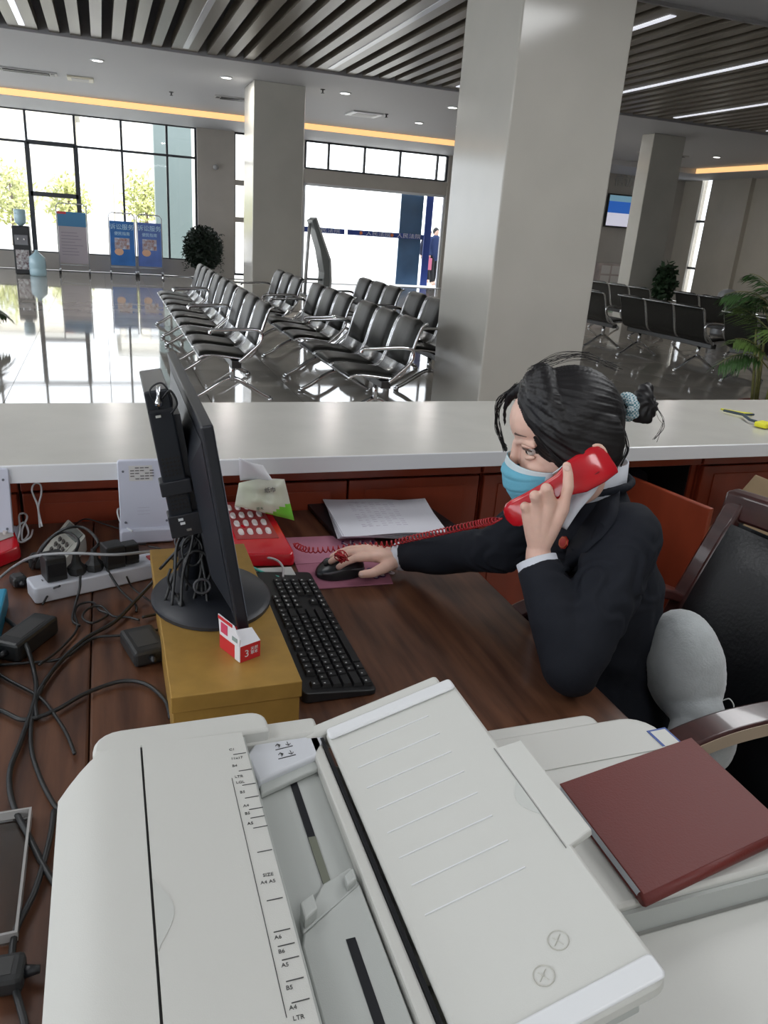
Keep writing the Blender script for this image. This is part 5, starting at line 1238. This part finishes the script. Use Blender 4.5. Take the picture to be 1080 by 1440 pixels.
o = b.build('loose_strands', m_hair, person, True); o['kind'] = 'stuff'
# mask
prof = [(0, .106, -.006), (.12, .112, -.018), (.3, .119, -.040), (.55, .116, -.068), (.8, .101, -.094), (1, .074, -.112)]
def pf_(v):
    for i in range(len(prof)-1):
        if v <= prof[i+1][0]:
            t_ = (v-prof[i][0])/(prof[i+1][0]-prof[i][0]); return (prof[i][1]+(prof[i+1][1]-prof[i][1])*t_, prof[i][2]+(prof[i+1][2]-prof[i][2])*t_)
    return prof[-1][1:]
def mk(uu, v):
    u = 2*uu-1; a, c = pf_(v); sa_v = .040; w = .0695-.006*v; sc_ = -.030-.052*v
    k = math.cos(u*PI/2); aa = sa_v+(a-sa_v)*(k**.75 if k > 0 else 0); c2 = c+(sc_-c)*abs(u)**1.4
    pl_ = .0048*((v*4.2) % 1.0)*(1-abs(u)**6)*(1 if .15 < v < .95 else 0)
    return L(aa+pl_+.001, w*math.sin(u*PI/2), c2)
m_mb = mat('mask_blue', (.16, .50, .66), .75, bump=.25, bscale=300); m_mw = mat('mask_white', (.66, .76, .80), .75)
b = MB(); NU, NV = 36, 34; b.grid(mk, NU, NV, .0012)
for i in range(NU*NV):
    u = (i//NV)/NU; v = (i % NV)/NV
    if v < .10 or u < .045 or u > .945: b.mi[i] = 1; b.mi[i+NU*NV] = 1
mask = b.build('face_mask', [m_mb, m_mw], person, True)
for s in (-1, 1):
    for c0_, c1_ in ((-.032, .002), (-.078, -.02)):
        P = [L(.041, s*.070, c0_), L(.022, s*.0745, c0_*.6+c1_*.4), L(.004, s*.081, c1_+.002), L(-.010, s*.083, c1_-.004)]
        MB().tube(bez(P, 5), .0015, 6).build('ear_loop', m_mw, mask, True)
# jacket
cf0 = Vector((-1, .06, 0)).normalized()
b = MB()
def tring(c, dx, dy, n=28, tilt=0): return [c+Vector((-1, .06, tilt))*dx*math.cos(2*PI*k/n)*-1+tl*dy*math.sin(2*PI*k/n) for k in range(n)]
b.loft([tring(hip+Vector((0, 0, -.03)), .128, .178), tring(hip+Vector((0, 0, .05)), .125, .172), tring(wst, .112, .148), tring(wst+Vector((-.02, 0, .09)), .118, .158), tring(chs+Vector((0, 0, .02)), .120, .165), tring(upp+Vector((0, 0, -.02)), .105, .160), tring(upp+Vector((-.005, 0, .03)), .082, .125), tring(nkb+Vector((.0, 0, .0)), .062, .075), tring(nkb+Vector((.0, 0, .022)), .054, .062)])
chain(b, [(upp+tl*.08+Vector((0, 0, .012)), .052), (shL, .062), (shL.lerp(elL, .5), .059), (elL, .052), (elL.lerp(wrL, .45), .050), (elL.lerp(wrL, .80), .043)], 22)
chain(b, [(upp-tl*.08+Vector((0, 0, .012)), .052), (shR, .062), (shR.lerp(elR, .5), .058), (elR, .050), (elR.lerp(wrR, .5), .046), (elR.lerp(wrR, .78), .040)], 22)
chain(b, [(nkb+Vector((.002, 0, .026))+cf0*.066*math.cos(a)+tl*.068*math.sin(a)+Vector((0, 0, -.022*max(0, math.cos(a)))), .0085) for a in [math.radians(60+20*k) for k in range(13)]], 12)
# cut-off cuffs: short flared tubes
def cuff(b, e, w_, f0, f1, r0, r1, n=22): b.tube([e.lerp(w_, f0), e.lerp(w_, f1)], [r0, r1], n)
cuff(b, elL, wrL, .80, 1.0, .043, .040); cuff(b, elR, wrR, .78, .93, .040, .037)
aL = (wrL-elL).normalized()
def wr_disp(co, n):
    d = 0.
    for (c, ax, R_, fr_, am) in ((elL.lerp(shL, .32)+Vector((.02, .05, .02)), ((shL-elL).normalized()+Vector((.2, 0, .5))).normalized(), .13, 120, .0072), (shL+Vector((0, -.02, -.06)), Vector((.5, 0, .85)), .12, 80, .006), (elR, (wrR-elR).normalized(), .10, 110, .0042)):
        q = co-c; l = q.length
        if l < R_: d += am*(1-l/R_)*math.sin(q.dot(ax)*fr_+8*noise.noise(co*14)*2)
    d += .005*noise.noise(co*9)+.0022*noise.noise(co*24); q9 = co.x*30-co.z*22+6*noise.noise(co*7); d += .0022*math.sin(q9*1.6)*max(0, noise.noise(co*6+Vector((3, 1, 2)))+.25)
    if co.z < .9 and co.z > .6: d += .0025*math.sin(co.z*75+co.x*25+3*noise.noise(co*8))*(1-abs(co.z-.75)/.15)
    return d
jacket = remesh(b, .0045, 4, 'suit_jacket', m_jack, person, displace(wr_disp))
jb = BVHTree.FromObject(jacket, bpy.context.evaluated_depsgraph_get())
# shirt collar, front, cuffs
b = MB(); P = []
def cpt(a, r=1., z=0.): return nkb+Vector((-.006, 0, .030+z))+Vector((-1, .06, 0))*.060*r*math.cos(a)+tl*.064*r*math.sin(a)+Vector((0, 0, -.030*max(0, math.cos(a))))
rings = []
for k in range(41):
    a = 2*PI*k/40
    rings.append([cpt(a, 1.05, -.018), cpt(a, .99, .036), cpt(a, .94, .036), cpt(a, .99, -.018)])
b.loft(rings, True, False); b.build('shirt_collar', m_shirt, person, True)
def on_j(px, py, off): 
    h, n = hit(jb, px, py, off); return h
b = MB()
cp = [W(850, 664, 1.362), W(838, 690, 1.348), W(816, 716, 1.350), W(797, 744, 1.358)]
ci = [W(844, 650, 1.385), W(818, 672, 1.378), W(798, 700, 1.382), W(784, 738, 1.385)]
b.loft([[o_, o_.lerp(i_, .5)+Vector((-.004, -.008, .004)), i_, i_+Vector((.004, .004, -.004)), o_+Vector((.004, .006, -.004))] for o_, i_ in zip(bez(cp, 5), bez(ci, 5))]); b.build('shirt_lapel', m_shirt, person, True)
cf = Vector((-1, .06, 0)).normalized()
b = MB(); P0 = [chs+cf*.121+Vector((0, 0, z_)) for z_ in (-.10, -.04, .02, .07)]+[upp+cf*.093+Vector((0, 0, .02)), nkb+cf*.060+Vector((0, 0, .0))]
rg = []
for i, p in enumerate(bez(P0, 4)):
    w_ = .004+.040*(i/20.); rg.append([p+tl*w_-cf*.012*(i/20), p+cf*.004, p-tl*w_-cf*.012*(i/20), p-cf*.012])
b.loft(rg); b.build('shirt_front', m_shirt, person, True)
def ring_cuff(c, ax, r, l, name, m, sx=1.):
    ax = ax.normalized(); b = MB(); a_ = ax.orthogonal().normalized(); b_ = ax.cross(a_); rg = []
    for rr, t_ in ((r*.86, -.3), (r, -.3), (r*1.0, l), (r*.93, l+.001), (r*.86, l-.002), (r*.86, -.3)):
        tt = t_ if t_ != -.3 else -.012
        rg.append([c+ax*tt+(a_*math.cos(2*PI*k/24)+b_*math.sin(2*PI*k/24))*rr for k in range(24)])
    b.loft(rg, True, False); return b.build(name, m, person, True, angle=40)
ring_cuff(wrL, wrL-elL, .0372, .012, 'shirt_cuff', m_shirt); ring_cuff(wrR-(wrR-elR).normalized()*.014, wrR-elR, .0335, .014, 'shirt_cuff', m_shirt)
# lapels
def lap(pa, pb_, name):
    A_ = [on_j(*p, .0035) for p in pa]; B2 = [on_j(*p, .0035) for p in pb_]
    if any(x is None for x in A_+B2): return
    A_ = bez(A_, 4); B2 = bez(B2, 4); b = MB()
    b.loft([[p, p.lerp(q, .5)-ray(800, 750).normalized()*.002, q, q+ray(800, 750).normalized()*.006, p+ray(800, 750).normalized()*.006] for p, q in zip(A_, B2)]); b.build(name, m_jack, person, True)
lap([(858, 676), (842, 705), (820, 735), (800, 765), (792, 800)], [(872, 690), (868, 725), (850, 752), (826, 775), (800, 810)], 'lapel')
h, nrm = hit(jb, 793, 763, .004)
if h:
    R3 = frame((0, 0, 0), nrm.orthogonal(), nrm.cross(nrm.orthogonal())).to_3x3()
    bg_ = MB().lathe([(.001, 0), (.0125, 0), (.0130, .0015), (.0118, .003), (.001, .0035)], h, 8, R3).build('badge', mat('badge_red', (.48, .03, .02), .3, .3), person, True, angle=30); bg_['label'] = 'round red enamel badge'
    MB().lathe([(.0085, .003), (.0095, .0042), (.0105, .0030)], h, 20, R3).build('badge_rim', mat('badge_gold', (.6, .18, .06), .3, .5), bg_, True)
# trousers, shoes
b = MB()
chain(b, [(hip+tl*.07, .10), (hip-tl*.07, .10)])
for s in (-1, 1): chain(b, [(hip+tl*s*.08+Vector((0, 0, -.01)), .088), (Vector((.60, 1.16-s*.10, .505)), .066), (Vector((.60, 1.16-s*.10, .36)), .058), (Vector((.61, 1.16-s*.10, .13)), .05)])
remesh(b, .008, 3, 'trousers', m_trs, person)
for s in (-1, 1):
    b = MB(); c = Vector((.56, 1.16-s*.10, 0)); chain(b, [(c+Vector((.05, 0, .045)), .044), (c+Vector((-.02, 0, .042)), .04), (c+Vector((-.10, 0, .032)), .031)]); remesh(b, .005, 2, 'shoe', m_black, person)
# handset
hE, hM = W(836, 655, 1.335), W(722, 724, 1.366)
hx = (hM-hE).normalized(); vw = ray(785, 690).normalized(); hy = (vw-hx*vw.dot(hx)).normalized(); hz = hx.cross(hy)
LH = (hM-hE).length
t = thing('telephone_receiver', 'glossy red telephone receiver held to the ear of the woman', 'telephone', hE.lerp(hM, .5))
rings = []
prf = [(-.030, .010, .024), (-.027, .018, .031), (.0, .025, .034), (.22, .025, .032), (.38, .019, .0225), (.6, .017, .0215), (.8, .019, .023), (.92, .022, .025), (1.0, .021, .024), (1.06, .014, .018), (1.085, .006, .009)]
for u, hh, ww in prf:
    s_ = u if u < 0 else u*LH; bow = -.010*math.sin(PI*min(1, max(0, u)))
    c = hE+hx*s_+hy*bow; rr = []
    for k in range(24):
        a = 2*PI*k/24; ca, sa3 = math.cos(a), math.sin(a); e = .45
        rr.append(c+hz*ww*math.copysign(abs(ca)**e, ca)+hy*hh*.78*math.copysign(abs(sa3)**e, sa3))
    rings.append(rr)
hs = MB().loft(rings).build('receiver_shell', m_rg, t, True)
for u in (.04, .95):
    c = hE+hx*(u*LH)+hy*.014
    MB().lathe([(.001, 0), (.024, 0), (.023, .008), (.016, .011), (.001, .010)], c, 24, frame((0, 0, 0), hx, hz).to_3x3() @ Matrix(((1, 0, 0), (0, 1, 0), (0, 0, -1))) if False else Matrix((hx, hz, hy)).transposed()).build('ear_cup' if u < .5 else 'mouth_cup', m_rg if u > .5 else mat('cup_dark', (.03, .01, .01), .3), t, True)
b = MB(); b.tube([hE+hx*(u*LH)-hy*(.0205-.004*math.sin(PI*u))+hz*.013 for u in [.0+.03*k for k in range(12)]], .0012, 6); b.build('shell_seam', mat('dark_red', (.25, .004, .01), .3), t, True)
# coiled cord
cpth = bez([Vector((.392, 1.655, .775)), onz(432, 773, .785), onz(470, 772, .80), onz(500, 768, .812), onz(545, 765, .825), W(575, 758, 1.70), W(620, 748, 1.60), W(665, 738, 1.50), W(690, 733, 1.42), W(706, 729, 1.372)], 60)
b = MB(); P = []; ac = 0.; N = len(cpth); prev = None
for i in range(N):
    p = cpth[i]; t_ = (cpth[min(i+1, N-1)]-cpth[max(i-1, 0)]).normalized()
    if i: ac += (p-cpth[i-1]).length
    a_ = t_.cross(Vector((0, 0, 1))).normalized(); b_ = t_.cross(a_)
    P.append((p, a_, b_, ac))
tot = ac; pitch = .0125
M_ = int(tot/pitch*12); j = 0; HP = []
for k in range(M_):
    s_ = tot*k/M_
    while j < N-2 and P[j+1][3] < s_: j += 1
    f_ = (s_-P[j][3])/max(1e-6, P[j+1][3]-P[j][3]); p = P[j][0].lerp(P[j+1][0], f_); a_, b_ = P[j][1], P[j][2]; ph = 2*PI*k/12
    rr = .0064*min(1, (s_/.02), (tot-s_)/.05+.05)
    HP.append(p+(a_*math.cos(ph)+b_*math.sin(ph))*rr)
b.tube(HP, .0016, 5)
m_cord = mat('cord_red', (.42, .012, .018), .35)
cordo = b.build('coiled_cord', m_cord, rp, smooth=True); cordo['label'] = 'red coiled cord stretched from the base to the receiver'
b = MB(); random.seed(5); c = onz(480, 783, .832); K = []
for k in range(90):
    a = k*.9; K.append(c+Vector((.014*math.cos(a)*math.cos(k*.13)+.003*random.uniform(-1, 1), .014*math.sin(a)*math.cos(k*.2), .010*math.sin(a*.5+k*.3))))
b.tube(bez(K, 3), .0014, 5); b.build('cord_knot', m_cord, rp, smooth=True)['label'] = 'bunched knot of red cord on the right hand'
# ---------- chair ----------
m_cw = mat('chair_wood', (.055, .018, .016), .28, noise_amt=.3, nscale=6, stretch=(6, .6, 6), coat=.4); m_lea = mat('chair_leather', (.010, .011, .013), .36, bump=.35, bscale=120, noise_amt=.2, nscale=8)
m_cwl = mat('arm_side_lit', (.46, .36, .26), .45)  # pale tone paints the light falling on the dark wooden armrest side
t = thing('office_armchair', 'dark wood framed leather armchair behind the woman', 'chair', (1.08, 1.10, 0))
YA, YB2 = .86, 1.36
st = MB(); st.v = []; 
seat = MB().prism(rpoly(.80, 1.30, YA+.03, YB2-.03, .05), .355, .43).build('seat', m_lea, t, True, bevel=.022, seg=3, angle=40)
MB().bx(.82, 1.30, YA+.02, YB2-.02, .31, .354).build('seat_frame', m_cw, t, bevel=.008)
def bk(h): return Vector((1.225+.20*(h-.43)/.52*.75+.05*((h-.43)/.52)**2, 0, h))
for y in (YA+.01, YB2-.01):
    rg = []
    for k in range(12):
        h = .10+.845*k/11; c = bk(max(h, .43)) if h > .43 else Vector((1.225-.04*(h-.43), 0, h)); c.y = y
        rg.append([c+Vector((dx, dy, 0)) for dx, dy in ((-.024, -.026), (.024, -.026), (.024, .026), (-.024, .026))])
    MB().loft(rg).build('back_post', m_cw, t, True, bevel=.009, angle=50)
rg = []
for k in range(11):
    y = YA-.02+(YB2-YA+.04)*k/10; c = bk(.93); c.y = y; c.x += .030*math.sin(PI*k/10); c.z += .010*math.sin(PI*k/10)
    rg.append([c+Vector((dx, 0, dz)) for dx, dz in ((-.030, -.035), (-.022, .030), (.010, .036), (.030, .022), (.026, -.040))])
MB().loft(rg).build('top_rail', m_cw, t, True, bevel=.008, angle=40)
def bkf(sg):
    def fn(u, v):
        y = YA+.036+(YB2-YA-.072)*(u if sg < 0 else 1-u); h = .44+.455*v; c = bk(h); e = (1-(2*u-1)**6)*(1-(2*v-1)**6)
        return Vector((c.x+sg*(.012+.022*e)+.02*math.sin(PI*u)-.01, y, h))
    return fn
b = MB(); b.grid(bkf(-1), 14, 14); b.grid(bkf(1), 14, 14); b.build('back_cushion', m_lea, t, True)
for y, s_ in ((YA-.005, -1), (YB2+.005, 1)):
    pts = bez([Vector((.80, y, .640)), Vector((.85, y, .685)), Vector((.97, y, .720)), Vector((1.12, y, .728)), Vector((1.24, y, .715)), Vector((1.31, y, .690))], 5); rg = []
    for i, p in enumerate(pts):
        a_ = (pts[min(i+1, len(pts)-1)]-pts[max(i-1, 0)]).normalized(); n_ = Vector((-a_.z, 0, a_.x)); w_ = .030
        rg.append([p+Vector((0, -w_, 0))-n_*.012, p+Vector((0, w_, 0))-n_*.012, p+Vector((0, w_*.9, 0))+n_*.012, p+Vector((0, -w_*.9, 0))+n_*.012])
    am = MB().loft(rg).build('armrest', m_cw, t, True, bevel=.005, angle=40)
    MB().loft([[p+Vector((0, s_*.0305, -.016)), p+Vector((0, s_*.0315, -.016)), p+Vector((0, s_*.0305, .009)), p+Vector((0, s_*.0295, .009))] for p in pts[1:]]).build('arm_lit_side', m_cwl, am)
    P = bez([Vector((.87, y, .68)), Vector((.86, y, .55)), Vector((.86, y, .35)), Vector((.85, y, .0))], 5)
    MB().loft([[p+Vector((dx, dy, 0)) for dx, dy in ((-.022, -.022), (.022, -.022), (.022, .022), (-.022, .022))] for p in P]).build('leg', m_cw, t, True, bevel=.007, angle=50)
    MB().loft([[Vector((1.245, y, .35))+Vector((dx, dy, 0)) for dx, dy in ((-.022, -.022), (.022, -.022), (.022, .022), (-.022, .022))], [Vector((1.28, y, 0))+Vector((dx, dy, 0)) for dx, dy in ((-.018, -.02), (.018, -.02), (.018, .02), (-.018, .02))]]).build('leg', m_cw, t, bevel=.007)
# cushion
b = MB(); c1_ = W(962, 940, 1.50); c2_2 = W(985, 1042, 1.46)
Rc = Matrix.Rotation(-.30, 3, 'Y')
chain(b, []); b.sphere(c1_, (.072, .085, .130), 28, Rc); b.sphere(c2_2, (.066, .06, .066), 24); b.sphere(c2_2.lerp(c1_, .5), (.05, .07, .05), 20)
def cdisp(co, n): return .003*noise.noise(co*22)+.0008*noise.noise(co*160)
cu = remesh(b, .005, 3, 'plush_cushion', mat('plush_white', (.47, .50, .51), .9, noise_amt=.12, nscale=14, bump=.6, bscale=260, sheen=.5), None, displace(cdisp)); tag(cu, 'pale grey plush cushion tucked behind the seated woman', 'cushion')
MB().tube(bez([W(1016, 985, 1.46), W(1026, 983, 1.45), W(1032, 994, 1.45), W(1026, 1010, 1.45)]), .0012, 6).build('cushion_loop', mat('loop_white', (.6, .62, .6), .6), cu, True)
# ---------- far people outside the entrance ----------
def far_person(px, y, h, lab, top, bag=None, rz=0.):
    c = ony(px, 380, y); c.z = -.06; b = MB()
    k = h/1.65
    def Q(x, y_, z): return c+Vector((x*math.cos(rz)-y_*math.sin(rz), x*math.sin(rz)+y_*math.cos(rz), z))*k
    b.sphere(Q(0, 0, 1.53), (.085*k, .10*k, .12*k), 14); chain(b, [(Q(0, 0, 1.42), .055*k), (Q(0, 0, 1.32), .12*k), (Q(0, 0, 1.05), .13*k), (Q(0, 0, .88), .14*k)], 12)
    for s in (-1, 1):
        chain(b, [(Q(s*.09, 0, .86), .085*k), (Q(s*.10, .04*s, .48), .06*k), (Q(s*.10, .10*s, .08), .045*k), (Q(s*.10, .10*s-.10, .04), .04*k)], 12)
        chain(b, [(Q(s*.17, 0, 1.34), .06*k), (Q(s*.23, .0, 1.08), .045*k), (Q(s*.22, -.08, .84), .035*k)], 10)
        for q in range(5): chain(b, [(Q(s*.22, -.08, .84), .018*k), (Q(s*.215+.008*(q-2), -.09-.004*q, .76-.008*abs(q-2)), .009*k)], 6)
    p = remesh(b, .02, 2, 'person', m_skin, None); tag(p, lab, 'person'); WM[p] = Matrix.Identity(4)
    b = MB(); chain(b, [(Q(0, 0, 1.34), .135*k), (Q(0, 0, 1.08), .155*k), (Q(0, 0, .86), .165*k)], 14)
    for s in (-1, 1): chain(b, [(Q(s*.16, 0, 1.34), .075*k), (Q(s*.23, 0, 1.08), .062*k), (Q(s*.22, -.07, .90), .052*k)], 10)
    remesh(b, .02, 2, 'coat', top, p)
    b = MB()
    for s in (-1, 1): chain(b, [(Q(s*.09, 0, .86), .11*k), (Q(s*.10, .04*s, .48), .08*k), (Q(s*.10, .10*s, .12), .065*k)], 10)
    remesh(b, .02, 2, 'trousers', m_trs, p)
    b = MB(); b.sphere(Q(0, .025, 1.56), (.10*k, .11*k, .12*k), 14); b.build('hair', m_hair, p, True)
    if bag:
        q = Q(-.30, -.10, .62); o = MB().box(q, (.26*k, .10, .34*k)).build('shopping_bag', bag, bevel=.01); tag(o, 'pink carrier bag held by the person outside the entrance', 'bag')
        MB().tube([q+Vector((-.06, 0, .17)), q+Vector((0, 0, .26)), q+Vector((.06, 0, .17))], .01, 6).build('bag_handle', bag, o, True)
far_person(609, 22.4, 1.62, 'person in navy coat walking outside the glass entrance', mat('coat_navy', (.02, .04, .13), .8), mat('bag_pink', (.65, .18, .30), .6), .2)
far_person(599, 23.2, 1.55, 'second person half hidden behind the navy coat outside the entrance', mat('coat_dark', (.015, .02, .05), .8), None, -.2)
